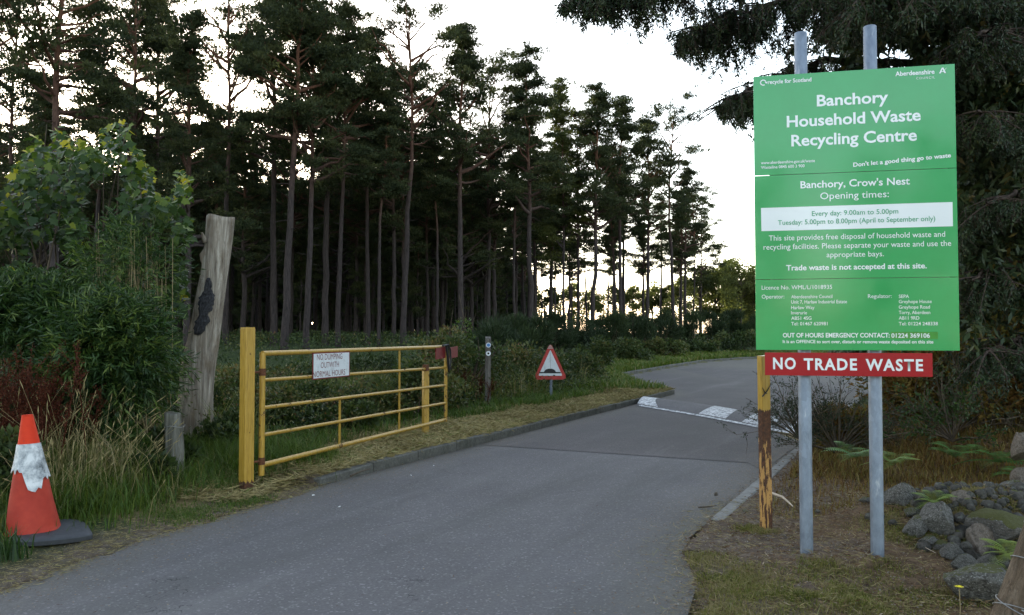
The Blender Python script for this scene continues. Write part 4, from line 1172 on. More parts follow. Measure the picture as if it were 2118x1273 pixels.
n = 30000; ppx = g.uniform(1500, 2900, n); dd = g.uniform(128, 150, n); topy = 600 + 80 * (fbm(ppx / 45, ppx * 0 + 3, 3) - .5)
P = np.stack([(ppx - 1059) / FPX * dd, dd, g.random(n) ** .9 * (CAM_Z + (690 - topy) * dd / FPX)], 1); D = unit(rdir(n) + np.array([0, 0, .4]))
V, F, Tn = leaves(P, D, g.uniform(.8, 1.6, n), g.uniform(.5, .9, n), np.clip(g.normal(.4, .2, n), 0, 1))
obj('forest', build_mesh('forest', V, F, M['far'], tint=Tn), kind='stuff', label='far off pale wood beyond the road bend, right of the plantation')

# far trees behind the open right end
def puff_tree(seed, H=8.0, Rm=2.6, mat='far', n=5200, leaf=.30):
    g = np.random.default_rng(seed)
    T_ = np.array([[0, 0, -.2], [.05, 0, H * .4], [.1, .05, H * .9]]); paths = [(T_, np.array([.13, .10, .03]))]
    cl = []
    for i in range(26):
        u = g.random() ** .8; a = g.uniform(0, 6.28); r = Rm * math.sin(math.pi * (.22 + .72 * u)) * g.uniform(.35, 1); c = np.array([r * math.cos(a), r * math.sin(a), H * (.25 + .68 * u)])
        cl.append((c, g.uniform(.5, 1.0))); p0 = np.array([0, 0, c[2] * .8]); paths.append((np.array([p0, (p0 + c) / 2 + [0, 0, .1], c]), np.array([.05, .03, .01])))
    V, F = tube_np(paths, 6); trunk = build_mesh('trunk', V, F, M['twig'], smooth=True)
    C = np.array([c for c, r in cl]); rr = np.array([r for c, r in cl]); idx = g.integers(0, len(C), n)
    q = g.normal(size=(n, 3)); q = q / np.linalg.norm(q, axis=1, keepdims=True) * g.random((n, 1)) ** .4
    P = C[idx] + q * rr[idx][:, None] * np.array([1.1, 1.1, .7]); D = unit(q + np.array([0, 0, .4]) + g.normal(size=(n, 3)) * .5)
    tint = np.clip(g.uniform(.1, .8, len(C))[idx] + g.normal(size=n) * .15, 0, 1)
    V, F, Tn = leaves(P, D, g.uniform(.5, 1.1, n) * leaf, g.uniform(.4, .7, n) * leaf, tint)
    return trunk, build_mesh('crown', V, F, M[mat], tint=Tn)
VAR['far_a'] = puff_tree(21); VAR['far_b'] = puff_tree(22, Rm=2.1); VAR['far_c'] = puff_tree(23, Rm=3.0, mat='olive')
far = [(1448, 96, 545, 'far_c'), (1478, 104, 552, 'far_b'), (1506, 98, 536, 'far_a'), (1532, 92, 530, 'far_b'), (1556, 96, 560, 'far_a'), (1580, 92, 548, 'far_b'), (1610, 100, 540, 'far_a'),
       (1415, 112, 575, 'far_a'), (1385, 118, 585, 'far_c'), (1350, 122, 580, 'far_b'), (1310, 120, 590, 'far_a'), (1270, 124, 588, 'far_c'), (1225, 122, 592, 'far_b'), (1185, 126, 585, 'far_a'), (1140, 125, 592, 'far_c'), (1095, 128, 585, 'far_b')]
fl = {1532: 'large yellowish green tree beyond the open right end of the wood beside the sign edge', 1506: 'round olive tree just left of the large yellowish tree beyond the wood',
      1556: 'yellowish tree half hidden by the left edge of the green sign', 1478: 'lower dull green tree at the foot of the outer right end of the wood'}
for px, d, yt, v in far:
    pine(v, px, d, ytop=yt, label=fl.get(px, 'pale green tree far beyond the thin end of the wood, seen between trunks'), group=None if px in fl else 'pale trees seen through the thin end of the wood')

# ---------------------------------------------------------------- shrubs
def shrub(name, loc, label, cat, mat, Rx, H, n, L, Wd, nst=9, stem='twig', flat=.7, tint=(0, 1), group=None, up=.3, blobs=10, droop=0.0, seed=0, rz=None):
    g = np.random.default_rng(seed + 500)
    loc = Vector(loc); root = empty(name, loc, label, cat, group)
    C = []
    for i in range(blobs):
        a = g.uniform(0, 6.28); u = g.random(); r = Rx * g.uniform(.15, .85) * math.sin(math.pi * (.25 + .6 * u)); C.append([r * math.cos(a), r * math.sin(a) * flat, H * (.25 + .62 * u)])
    C = np.array(C); rr = g.uniform(.28, .5, blobs) * min(Rx, H)
    idx = g.integers(0, blobs, n); q = g.normal(size=(n, 3)); q = unit(q) * g.random((n, 1)) ** .38
    P = C[idx] + q * rr[idx][:, None] * np.array([1, flat, .85]); P[:, 2] = np.maximum(P[:, 2], g.uniform(0.02, .2, n))
    D = unit(q + np.array([0, 0, up - droop]) + g.normal(size=(n, 3)) * .55)
    tt = np.clip(g.uniform(.1, .7, blobs)[idx] + g.normal(size=n) * .18, 0, 1) * (tint[1] - tint[0]) + tint[0]
    V, F, Tn = leaves(P, D, g.uniform(.6, 1.2, n) * L, g.uniform(.7, 1.2, n) * Wd, tt)
    paths = []
    for i in range(nst):
        c = C[i % blobs]; b = np.array([g.normal() * .12 * Rx, g.normal() * .12 * Rx, -.05]); P_ = np.array([b, b * .5 + c * .5 + g.normal(size=3) * .08, c, c + (c - b) * .25 + g.normal(size=3) * .1])
        paths.append((P_, np.array([.016, .012, .007, .003]) * max(.6, H)))
    V2, F2 = tube_np(paths, 5)
    obj('stems', build_mesh('stems', V2, F2, M[stem], smooth=True), root)
    obj('leaves', build_mesh('leaves', V, F, M[mat], tint=Tn), root)
    return root
def gz_(x, y): return float(ground_h(np.array([x]), np.array([y]))[0])
def on(px, depth): x = (px - 1059) / FPX * depth; return (x, depth, gz_(x, depth))

# broom and saplings along the foot of the wood
bl = [(1045, 30, 1.9, 'broom'), (1100, 33, 2.0, 'broom'), (1150, 36, 1.9, 'broom'), (1205, 38, 1.6, 'broom'), (1262, 42, 2.1, 'broom'), (1318, 45, 1.9, 'broom'), (1372, 50, 2.3, 'broom'), (1425, 54, 2.1, 'broom'),
      (1470, 56, 2.4, 'broom'), (1515, 58, 2.3, 'broom'), (1560, 58, 2.2, 'broom'), (1000, 27, 1.6, 'broom'), (1610, 60, 2.4, 'broom')]
bw = ['behind the waymarker post', 'behind the left corner of the warning triangle', 'right behind the warning triangle', 'where the far kerb begins', 'above the start of the far kerb', 'above the bright grass bank',
      'halfway along the far kerb', 'near the outer end of the wood', 'under the small flat crowned pine', 'under the large yellowish tree', 'against the left edge of the green sign', 'left of the waymarker post', 'hidden mostly behind the green sign']
for i, (px, d, h, mt) in enumerate(bl):
    shrub('broom_bush', on(px, d), 'dark feathery broom bush ' + bw[i], 'bush', mt, 1.25, h, 5200, .30, .030, nst=16, up=1.1, seed=i, tint=(0, .6 + .4 * (i % 3 == 1)), flat=.9)

# scrub behind the gate and on the verge
sc = [(470, 11.6, .95, 1.0), (560, 12.4, .95, 1.1), (640, 12.8, 1.0, 1.1), (700, 11.6, .85, 1.0), (770, 13.4, 1.05, 1.1), (840, 13.6, 1.1, 1.1), (900, 15.2, 1.2, 1.0), (945, 15.8, 1.65, .95), (985, 17.0, 1.35, 1.0),
      (1040, 19, 1.2, 1.1), (1085, 20.0, 1.0, 1.0), (1180, 22.5, .8, 1.1), (1120, 23, 1.0, 1.3), (520, 15.5, 1.2, 1.4), (650, 17.5, 1.25, 1.5), (780, 19, 1.3, 1.5), (880, 21, 1.3, 1.5), (1235, 31, 1.0, 1.3), (1300, 38, .9, 1.6), (1375, 44, 1.0, 1.8), (1450, 50, 1.0, 2), (1530, 54, 1.0, 2.2)]
sw = ['between the dead trunk and the yellow hinge post', 'behind the hinge end of the gate', 'behind the left edge of the gate notice', 'below the notice behind the gate', 'behind the middle of the gate', 'behind the gate right of its upright brace',
      'behind the latch end of the gate', 'pale leaved and tall beside the gate reflector', 'left of the waymarker post', 'between the waymarker and the warning triangle', 'left of the warning triangle', 'right of the warning triangle', 'behind the warning triangle',
      'farther back behind the hinge post', 'farther back behind the notice', 'farther back behind the gate middle', 'farther back behind the gate latch', 'on the verge before the far kerb', 'on the bank at the start of the far kerb', 'on the bank along the far kerb', 'on the bank under the outer pines', 'on the bank beside the green sign']
for i, (px, d, h, r) in enumerate(sc):
    h *= (.55 if i < 7 or 12 < i < 17 else .85) * random.uniform(.7, 1.45)
    shrub('scrub_bush', on(px, d), 'tangled bramble and weed clump ' + sw[i], 'bush', 'weed', r, h, int(3400 if d < 24 else 3600), .055 + .0022 * d, .030 + .0013 * d, nst=14, seed=40 + i, blobs=12, tint=((0, .8), (.3, 1.0), (.1, .9))[i % 3], flat=1.0, up=.2)
shrub('sapling', on(962, 16.4), 'tall pale sapling with small leaves standing over the scrub by the gate latch', 'sapling', 'bamboo', .42, 2.0, 700, .075, .035, nst=12, seed=90, tint=(.3, 1), blobs=9, up=.5)
shrub('sapling', on(1193, 23.5), 'upright leafy weed clump just right of the warning triangle', 'sapling', 'weed', .45, 1.15, 1500, .12, .05, nst=12, seed=91, tint=(.3, .8), blobs=9, up=.8)

# ---------------------------------------------------------------- left bank: sycamore, narrow leaved mounds, rusty dock
def leaf_template():
    """five lobed leaf, base at origin, tip along +Y, size 1"""
    pts = [(0, 0), (.20, -.04), (.42, .12), (.30, .26), (.52, .50), (.30, .52), (.24, .62), (0, 1.0), (-.24, .62), (-.30, .52), (-.52, .50), (-.30, .26), (-.42, .12), (-.20, -.04)]
    V = np.array([(0, .35, -.03)] + [(x, y, .10 * abs(x) - .06 * y * y) for x, y in pts]); n = len(pts)
    F = np.array([(0, 1 + i, 1 + (i + 1) % n) for i in range(n)])
    return V, F
LV, LF = leaf_template()
leaf_me = []
for i in range(7):
    tt = [0.1, .35, .55, .7, .84, .93, 1.0][i]
    V = LV.copy(); V[:, 2] += V[:, 0] ** 2 * (.3 * math.sin(i)); leaf_me.append(build_mesh('leaf', V, LF, M['syc'], tint=np.full(len(V), tt)))
syc = empty('sycamore_bush', at(190, 700, 9.6) * 1.0, 'large leafy young sycamore turning yellow at the tips on the left bank', 'bush')
syc.location.z = .1; so = np.array(syc.location)
sp_pts = []; paths = []
shape = [(-60, 300), (0, 400), (40, 330), (80, 260), (110, 245), (150, 290), (215, 260), (258, 245), (290, 300), (330, 390), (370, 345), (400, 370), (415, 450), (395, 520)]
def sy_top(px): return np.interp(px, [p[0] for p in shape], [p[1] for p in shape])
cnt = 0
while len(sp_pts) < 5600:
    px = random.uniform(-110, 425); yt = sy_top(px); u = random.random() ** .9
    py = yt + u * (650 - yt); d = random.uniform(8.9, 11.6) + (.3 if py > 480 else 0)
    n_ = vnoise(px / 48.0 + 11, py / 48.0 + 5)
    if n_ < .33 or (px > 330 and n_ < .46) or (py > 500 and px > 385): continue
    sp_pts.append((px, py, d, (py - yt)))
for i in range(22):
    px = random.uniform(-60, 400); d = random.uniform(9.2, 11.3); yt = sy_top(px) + random.uniform(0, 90)
    tip = np.array(at(px, yt, d)) - so; b = np.array([random.uniform(-1.1, .9), random.uniform(-.5, .8), -.1]); mid = b * .35 + tip * .65 + [0, 0, -.25]
    paths.append((np.array([b, b * .7 + mid * .3 + [0, 0, .1], mid, tip]), np.array([.022, .018, .012, .004])))
V, F = tube_np(paths, 6); obj('stems', build_mesh('stems', V, F, M['twig'], smooth=True), syc)
sp_pts.sort(key=lambda q: q[2])
Pn = []; Rn = []; Sn = []; Tn = []
npart = 0
for j, (px, py, d, dep) in enumerate(sp_pts):
    p = np.array(at(px, py, d)) - so
    dirv = Vector((random.uniform(-1, 1), random.uniform(-1, .6), random.uniform(-1.1, .25))).normalized()
    nrm = Vector((random.uniform(-.6, .6), random.uniform(-1, .1), random.uniform(.2, 1.2))).normalized()
    x = dirv.cross(nrm).normalized(); z = x.cross(dirv); rot = Matrix((x, dirv, z)).transposed()
    size = random.uniform(.065, .135)
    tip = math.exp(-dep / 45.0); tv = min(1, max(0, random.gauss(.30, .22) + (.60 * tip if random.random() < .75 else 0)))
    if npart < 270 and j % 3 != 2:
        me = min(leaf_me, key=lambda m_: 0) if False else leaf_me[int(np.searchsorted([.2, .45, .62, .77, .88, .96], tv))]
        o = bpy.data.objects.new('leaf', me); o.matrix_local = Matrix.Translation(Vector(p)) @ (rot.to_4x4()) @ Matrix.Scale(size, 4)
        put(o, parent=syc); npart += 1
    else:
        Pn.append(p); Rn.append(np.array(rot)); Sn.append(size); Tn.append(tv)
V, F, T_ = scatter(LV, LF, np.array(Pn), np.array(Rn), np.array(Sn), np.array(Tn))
obj('foliage', build_mesh('foliage', V, F, M['syc'], tint=T_), syc, kind='stuff')

def mound(label, cx, cy, d, wpx, hpx, n, seed, L=.115, Wd=.0165, tint=(0, 1), depthr=.55, nst=26):
    g = np.random.default_rng(seed + 900)
    b = at(cx, cy + hpx, d); base = Vector((b.x, d, .05)); root = empty('feathery_shrub', base, label, 'shrub')
    c = np.array(at(cx, cy, d)) - np.array(base); rx = wpx / FPX * d; rz = hpx / FPX * d
    # shoots fan out of the middle and arch over; leaves sit along each shoot
    ns = n // 16; dr = unit(g.normal(size=(ns, 3)) + np.array([0, -.45, .35]))
    st0 = c + dr * np.array([rx, depthr, rz]) * g.uniform(.35, .85, (ns, 1)); ln = g.uniform(.25, .5, (ns, 1))
    P = []; D = []; Tt = []
    paths = []
    tb = g.uniform(0, 1, ns)
    for k in range(16):
        u = (k + .5) / 16; p = st0 + dr * ln * u + np.array([0, 0, -.22]) * (u ** 2) * ln * 1.6 + np.array([0, 0, .1]) * u
        p = p + g.normal(size=(ns, 3)) * .012
        sd = unit(np.cross(dr, rdir(ns)))
        P.append(p); D.append(unit(dr * .8 + sd * .75 + np.array([0, 0, -.30]))); Tt.append(np.clip(tb ** 1.6 * .85 + g.normal(size=ns) * .12 + .15 * u, 0, 1))
    P = np.concatenate(P); D = np.concatenate(D); Tt = np.concatenate(Tt) * (tint[1] - tint[0]) + tint[0]
    ok = P[:, 2] > .02; P, D, Tt = P[ok], D[ok], Tt[ok]
    V, F, Tn = leaves(P, D, g.uniform(.6, 1.15, len(P)) * L, g.uniform(.7, 1.2, len(P)) * Wd, Tt)
    for i in range(nst):
        q = st0[i]; b0_ = np.array([g.normal() * .15, g.normal() * .1, 0]); paths.append((np.array([b0_, b0_ * .5 + q * .5 + [0, 0, .15], q]), np.array([.009, .007, .003])))
    V2, F2 = tube_np(paths, 5); obj('stems', build_mesh('stems', V2, F2, M['paletwig'], smooth=True), root)
    obj('leaves', build_mesh('leaves', V, F, M['bamboo'], tint=Tn), root)
mound('dense narrow leaved green shrub drooping beside the dead trunk', 238, 745, 8.3, 84, 108, 28000, 1)
mound('narrow leaved shrub mound at the left edge above the rusty dock', 40, 665, 8.8, 115, 62, 14000, 2, tint=(0, .9))
mound('narrow leaved mound in the middle between the two other feathery mounds', 160, 680, 8.8, 90, 66, 14000, 3, tint=(0, .85))
mound('dark low feathery shrub filling the hollow behind the tall dry grass', 180, 800, 8.6, 110, 80, 12000, 4, tint=(0, .4))
mound('tall upright narrow leaved shoots rising in front of the sycamore', 250, 560, 9.0, 66, 75, 1800, 5, tint=(.35, 1.0), L=.11)
mound('thin upright green shoots left of the dead trunk', 305, 560, 9.2, 38, 90, 1500, 6, tint=(.3, .9), L=.10)
# upright dry canes among them
cn = empty('dry_canes', (at(290, 700, 8.9).x, 8.9, .1), 'cluster of pale dry canes standing up behind the drooping shrub', 'canes')
paths = []
for i in range(46):
    px = min(350, random.gauss(275, 50)); d = random.uniform(8.6, 9.3); b = np.array(at(px, 800, d)) - np.array(cn.location); t_ = np.array(at(px + random.uniform(-14, 14), random.uniform(440, 640), d)) - np.array(cn.location)
    b[2] = 0; paths.append((np.array([b, (b + t_) / 2 + [random.uniform(-.03, .03), 0, 0], t_]), np.array([.0055, .0045, .002])))
V, F = tube_np(paths, 5); obj('canes', build_mesh('canes', V, F, M['paletwig'], smooth=True), cn)

def dock(label, px, d, h, n, seed, spread=.35):
    g = np.random.default_rng(seed); x = (px - 1059) / FPX * d; root = empty('dock_plant', (x, d, .08), label, 'plant')
    paths = []; P = []; D = []
    for i in range(n):
        b = np.array([g.normal() * spread * .5, g.normal() * .15, 0]); t_ = b + np.array([g.normal() * .18, g.normal() * .12, h * g.uniform(.65, 1.05)])
        paths.append((np.array([b, (b + t_) / 2 + g.normal(size=3) * .03, t_]), np.array([.006, .005, .002])))
        for k in range(5):
            u = g.uniform(.45, .85); q = b + (t_ - b) * u; e = q + np.array([g.normal() * .10, g.normal() * .10, g.uniform(.12, .28)]); paths.append((np.array([q, (q + e) / 2 + g.normal(size=3) * .01, e]), np.array([.003, .0025, .001])))
            m_ = 60; s = g.random((m_, 1)); P.append(q + (e - q) * s + g.normal(size=(m_, 3)) * .012); D.append(rdir(m_))
        m_ = 110; s = g.uniform(.35, 1, (m_, 1)); P.append(b + (t_ - b) * s + g.normal(size=(m_, 3)) * .014); D.append(rdir(m_))
    V2, F2 = tube_np(paths, 4); obj('stems', build_mesh('stems', V2, F2, M['rust_weed'], tint=np.full(len(V2), .5)), root)
    P = np.concatenate(P); D = np.concatenate(D); V, F, T_ = leaves(P, D, g.uniform(.012, .026, len(P)), g.uniform(.008, .014, len(P)), g.random(len(P)))
    obj('seed_heads', build_mesh('seed_heads', V, F, M['rust_weed'], tint=T_), root)
dock('rust red dock seed heads behind the traffic cone', 52, 7.1, 1.40, 24, 1, .5)
dock('rust red dock seed heads between the cone and the feathery shrub', 112, 7.5, 1.38, 12, 2, .35)
dock('small dark reddish dock low beside the waymarker post', 975, 15.6, .7, 10, 3, .3)

# ---------------------------------------------------------------- grasses, weeds and litter on the ground
def pts_in(n, x0, x1, y0, y1, cond, maxit=30):
    """random ground points that satisfy cond(x, y, d)"""
    out = []; c = 0
    for _ in range(maxit):
        x = rng.uniform(x0, x1, n); y = rng.uniform(y0, y1, n); d, k = road_sd(x, y)
        m = cond(x, y, d); out.append(np.stack([x[m], y[m], d[m]], 1)); c += m.sum()
        if c >= n: break
    o = np.concatenate(out)[:n]
    z = ground_h(o[:, 0], o[:, 1])
    return np.stack([o[:, 0], o[:, 1], z], 1), o[:, 2]
left = lambda x, y: (x < 4.3) & ((x < 0) | (y > 6.8 + (x - 1.63) * 1.9))
def kerb_n(x, y):      # distance from the left kerb line, positive on the verge side
    return -((x + 1.95) * .8954 - (y - 8.16) * .4458)
def patches(x, y, s, lo, hi, ox=0): return sstep(lo, hi, fbm(x * s + ox, y * s + ox * 2, 3))

parts = []
# bright grass at the foot of the scrub, behind the gate and on the far verge
P, d = pts_in(26000, -8, 4.2, 8, 24, lambda x, y, d: left(x, y) & (d > 1.2) & (d < 3.6) & (rng.random(len(x)) < patches(x, y, 1.1, .38, .55) + .15))
parts.append(blades(P, rng.uniform(.08, .26, len(P)), .006 + .0004 * P[:, 1], rng.uniform(.2, .8, len(P)), np.clip(rng.normal(.45, .17, len(P)), 0, 1)))
# left foreground bank
P, d = pts_in(30000, -5.6, -2.0, 4.2, 9.4, lambda x, y, d: (d > .05) & (kerb_n(x, y) > .45) & (rng.random(len(x)) < np.clip(.25 + d * .8, 0, 1)))
Lb = rng.uniform(.06, .20, len(P)) * np.clip(.5 + d, .5, 1.7)
parts.append(blades(P, Lb, rng.uniform(.004, .008, len(P)), rng.uniform(.2, 1.0, len(P)), np.clip(rng.normal(.42, .22, len(P)), 0, 1)))
# tufts by the post and the dead trunk
for cx, cy, r, n_, L_ in ((-3.0, 8.9, .42, 3200, .34), (-3.55, 9.3, .4, 2200, .4), (-2.45, 8.9, .4, 1800, .25), (-2.4, 7.25, .28, 1500, .06), (-2.75, 6.75, .3, 2300, .05), (-4.15, 5.6, .5, 3200, .16), (-4.4, 6.4, .5, 2600, .4), (-2.9, 7.9, .3, 900, .14), (-3.5, 6.6, .4, 2400, .22)):
    q = rng.normal(size=(n_, 2)) * r * .6; x = cx + q[:, 0]; y = cy + q[:, 1]
    P = np.stack([x, y, ground_h(x, y) - .01], 1)
    parts.append(blades(P, rng.uniform(.5, 1.1, n_) * L_, rng.uniform(.004, .008, n_), rng.uniform(.2, .9, n_), np.clip(rng.normal(.50, .13, n_), 0, .8)))
# bright grass on the far bank and right of the triangle
P, d = pts_in(26000, 0, 30, 18, 60, lambda x, y, d: (d > .15) & (d < 2.6) & (x < 34) & (kerb_n(x, y) > -.2) & (y > 20))
parts.append(blades(P, rng.uniform(.12, .35, len(P)), .010 + .0009 * P[:, 1], rng.uniform(.2, .9, len(P)), np.clip(rng.normal(.62, .16, len(P)), 0, .95)))
V, F, T_ = join(parts)
obj('grass', build_mesh('grass', V, F, M['grass'], tint=T_), kind='stuff', label='green grass on the left bank, behind the gate and on the far verge')

# tall dry grass between the cone and the trunk
def tall_grass(label, cx, cy, rx, ry, n, h, seed, tint=(.72, 1.0), heads=True):
    g = np.random.default_rng(seed); x = cx + g.normal(size=n) * rx; y = cy + g.normal(size=n) * ry; z = ground_h(x, y)
    root = empty('tall_grass', (cx, cy, 0), label, 'grass')
    P = np.stack([x - cx, y - cy, z], 1)
    pr = []
    pr.append(blades(P, g.uniform(.35, 1.0, n) * h, g.uniform(.004, .008, n), g.uniform(.05, 1.1, n), g.uniform(tint[0], tint[1], n), droop=.8))
    P2 = P + g.normal(size=P.shape) * np.array([.12, .1, 0]); pr.append(blades(P2, g.uniform(.3, .75, n) * h, g.uniform(.005, .010, n), g.uniform(.3, 1.0, n), np.clip(g.normal(.45, .15, n), 0, .8)))
    V, F, T_ = join(pr); obj('blades', build_mesh('blades', V, F, M['grass'], tint=T_), root, kind='stuff')
    if heads:
        paths = []; 
        for i in range(int(n * .07)):
            b = P[i]; a = g.uniform(0, 6.28); ln = g.uniform(.04, .75) * h; H_ = h * g.uniform(.6, 1.15)
            e = b + np.array([math.cos(a) * ln, math.sin(a) * ln, H_]); m_ = b + np.array([math.cos(a) * ln * .3, math.sin(a) * ln * .3, H_ * .6])
            paths.append((np.array([b, m_, e]), np.array([.0022, .0018, .0010]))); paths.append((np.array([e, e + (e - m_) * .10, e + (e - m_) * .22]), np.array([.002, .005, .001])))
        V, F = tube_np(paths, 4); obj('seed_stalks', build_mesh('seed_stalks', V, F, M['straw'], tint=np.full(len(V), .75)), root)
# rough stalks and long grass standing in the scrub
P, d = pts_in(9000, -7.5, 6, 9.2, 26, lambda x, y, d: left(x, y) & (d > 2.1) & (d < 7) & (rng.random(len(x)) < patches(x, y, .9, .40, .55, 6)))
V, F, T_ = blades(P, rng.uniform(.25, .95, len(P)), .005 + .0005 * P[:, 1], rng.uniform(.1, .9, len(P)), np.clip(rng.normal(.72, .2, len(P)), 0, 1), droop=.7)
obj('rough_grass', build_mesh('rough_grass', V, F, M['grass'], tint=T_), kind='stuff', label='long rough grass and dry stalks standing among the scrub behind the gate')
# dim undergrowth on the forest floor and rank growth behind the gate
def under(name, n, x0, x1, y0, y1, cond, hmax, L, tint, label, mat='weed'):
    P, d = pts_in(n, x0, x1, y0, y1, cond); n = len(P); hh = hmax * (.25 + 1.3 * fbm(P[:, 0] * .55 + 4, P[:, 1] * .55)) * np.clip((d - .5) / 1.2, .15, 1)
    P[:, 2] += rng.random(n) ** .8 * hh; D = unit(rdir(n) + np.array([0, 0, .35])); s = 1 + P[:, 1] * .045
    V, F, T_ = leaves(P, D, rng.uniform(.6, 1.3, n) * L * s, rng.uniform(.3, .6, n) * L * s, np.clip(rng.normal(tint, .2, n) + 1.1 * (fbm(P[:, 0] * .8, P[:, 1] * .8 + 9) - .47), 0, 1))
    obj(name, build_mesh(name, V, F, M[mat], tint=T_), kind='stuff', label=label)
under('undergrowth', 52000, -12, 4.0, 9.5, 26, lambda x, y, d: left(x, y) & (d > 1.5), .62, .034, .55, 'rank weeds and brambles growing behind the gate and the verge')
under('forest_undergrowth', 60000, -45, 30, 26, 80, lambda x, y, d: (d > 2.2) & (x < y * .42 + 2), .75, .060, .25, 'low dark undergrowth on the floor of the pine wood')
tall_grass('tall dry grass leaning over between the traffic cone and the drooping shrub', -4.05, 7.35, .26, .3, 900, .85, 1)
tall_grass('mixed green and straw coloured tall grass in front of the drooping shrub', -3.72, 7.35, .24, .22, 900, .58, 2)
tall_grass('tall green grass tangle right of the cone base', -3.75, 6.7, .25, .25, 900, .50, 3, (.4, .9))
tall_grass('dry grass stalks crossing over the cone foot at the left edge', -4.35, 6.1, .16, .2, 260, .42, 4)
tall_grass('tall grass behind the traffic cone at the left edge', -4.6, 7.2, .3, .3, 700, .8, 5, (.4, .9))
# bluish strap leaved clump at the lower left edge
sx, sy = gp(22, 1170).x, gp(22, 1170).y
root = empty('strap_leaf_clump', (sx, sy, .04), 'bluish strap leaved clump in the grass below the traffic cone', 'plant')
n_ = 46; P = np.stack([rng.normal(size=n_) * .05, rng.normal(size=n_) * .05, np.zeros(n_)], 1)
V, F, T_ = blades(P, rng.uniform(.14, .30, n_), .012, rng.uniform(.05, .6, n_), rng.uniform(.1, .4, n_)); obj('strap_leaves', build_mesh('strap_leaves', V, F, M['bamboo'], tint=T_), root)

# nettles, brambles and low weeds of the left bank
for i, (px, d_, h, r, lab) in enumerate(((250, 7.9, .55, .40, 'low bramble below the drooping shrub with lime green leaf tips'), (330, 8.3, .40, .35, 'bramble leaves against the old fence post'), (20, 6.6, .75, .35, 'nettles at the left edge beside the traffic cone'),
                                         (140, 8.1, .85, .45, 'weeds with pale stalks behind the dry grass'), (300, 7.5, .28, .34, 'low dark nettles in front of the old fence post'), (445, 9.4, .5, .4, 'dark weeds at the right foot of the dead trunk'), (400, 11.4, 1.0, .6, 'dark bramble thicket behind the dead trunk'), (-40, 7.5, 1.1, .5, 'rank weeds at the left edge behind the dock'))):
    shrub('weed_clump', on(px, d_), lab, 'weeds', 'weed' if i != 0 else 'bamboo', r, h, 1500 if i != 6 else 3500, .075, .042, nst=9, seed=200 + i, blobs=9, up=.5, tint=(0, .75) if i else (.2, 1))

# mown straw along the kerb
parts = []
P, d = pts_in(62000, -3.4, 5.2, 7.2, 22.5, lambda x, y, d: (kerb_n(x, y) > .05) & (kerb_n(x, y) < 1.9) & (d > .04) & left(x, y) & (rng.random(len(x)) < np.clip(1.5 - kerb_n(x, y) * .75, .1, 1) * np.clip(14 / y, .35, 1.3)))
n_ = len(P); a = rng.uniform(0, 6.28, n_); D = unit(np.stack([np.cos(a), np.sin(a), rng.normal(.10, .22, n_)], 1)); P[:, 2] = np.where(d < .14, .118, P[:, 2]) + rng.uniform(0, .05, n_) * np.where(d < .14, .2, 1)
tt = np.clip(.30 + .9 * (fbm(P[:, 0] * 1.6, P[:, 1] * 1.6) - .2) + rng.normal(0, .14, n_), 0, .9); tt = np.where(rng.random(n_) < .06, 1.0, tt)
parts.append(leaves(P, D, rng.uniform(.05, .15, n_), .004 + .00055 * P[:, 1], tt))
# straw wisps elsewhere: near the post, edge of the left road side
P, d = pts_in(9000, -4.6, -1.9, 4.3, 8.6, lambda x, y, d: (d > -.10) & (d < .75) & (rng.random(len(x)) < np.clip(1.1 - d * 1.3, 0, 1)))
n_ = len(P); P[:, 2] = np.maximum(P[:, 2], .004) + rng.uniform(0, .012, n_); a = rng.uniform(0, 6.28, n_); D = unit(np.stack([np.cos(a), np.sin(a), rng.normal(.02, .12, n_)], 1))
parts.append(leaves(P, D, rng.uniform(.02, .07, n_), rng.uniform(.002, .004, n_), np.clip(rng.normal(.55, .25, n_), 0, .95)))
V, F, T_ = join(parts); obj('mown_straw', build_mesh('mown_straw', V, F, M['straw'], tint=T_), kind='stuff', label='dry mown grass lying on the verge behind the left kerb')

# right hand verge: litter, moss, dry grass
rightc = lambda x, y, d: (x > .6) & (y < 13.5) & ~left(x, y)
P, d = pts_in(46000, .6, 7.5, 3.6, 12.5, lambda x, y, d: rightc(x, y, d) & (d > -.02 + .0 * x) & (rng.random(len(x)) < np.clip(7.5 / y, .2, 1.4) * np.clip(.35 + d, .3, 1)))
n_ = len(P); P[:, 2] = np.maximum(P[:, 2], .003) + rng.uniform(0, .018, n_); a = rng.uniform(0, 6.28, n_); D = unit(np.stack([np.cos(a), np.sin(a), rng.normal(.05, .22, n_)], 1))
tt = np.clip(.15 + .85 * (fbm(P[:, 0] * 2.1 + 5, P[:, 1] * 2.1) - .1) + rng.normal(0, .2, n_), 0, 1)
V, F, T_ = leaves(P, D, rng.uniform(.012, .055, n_), rng.uniform(.003, .009, n_) * np.clip(P[:, 1] / 6, .8, 1.6), tt)
obj('leaf_litter', build_mesh('leaf_litter', V, F, M['litter'], tint=T_), kind='stuff', label='brown needles and twigs littering the ground under the big sign')
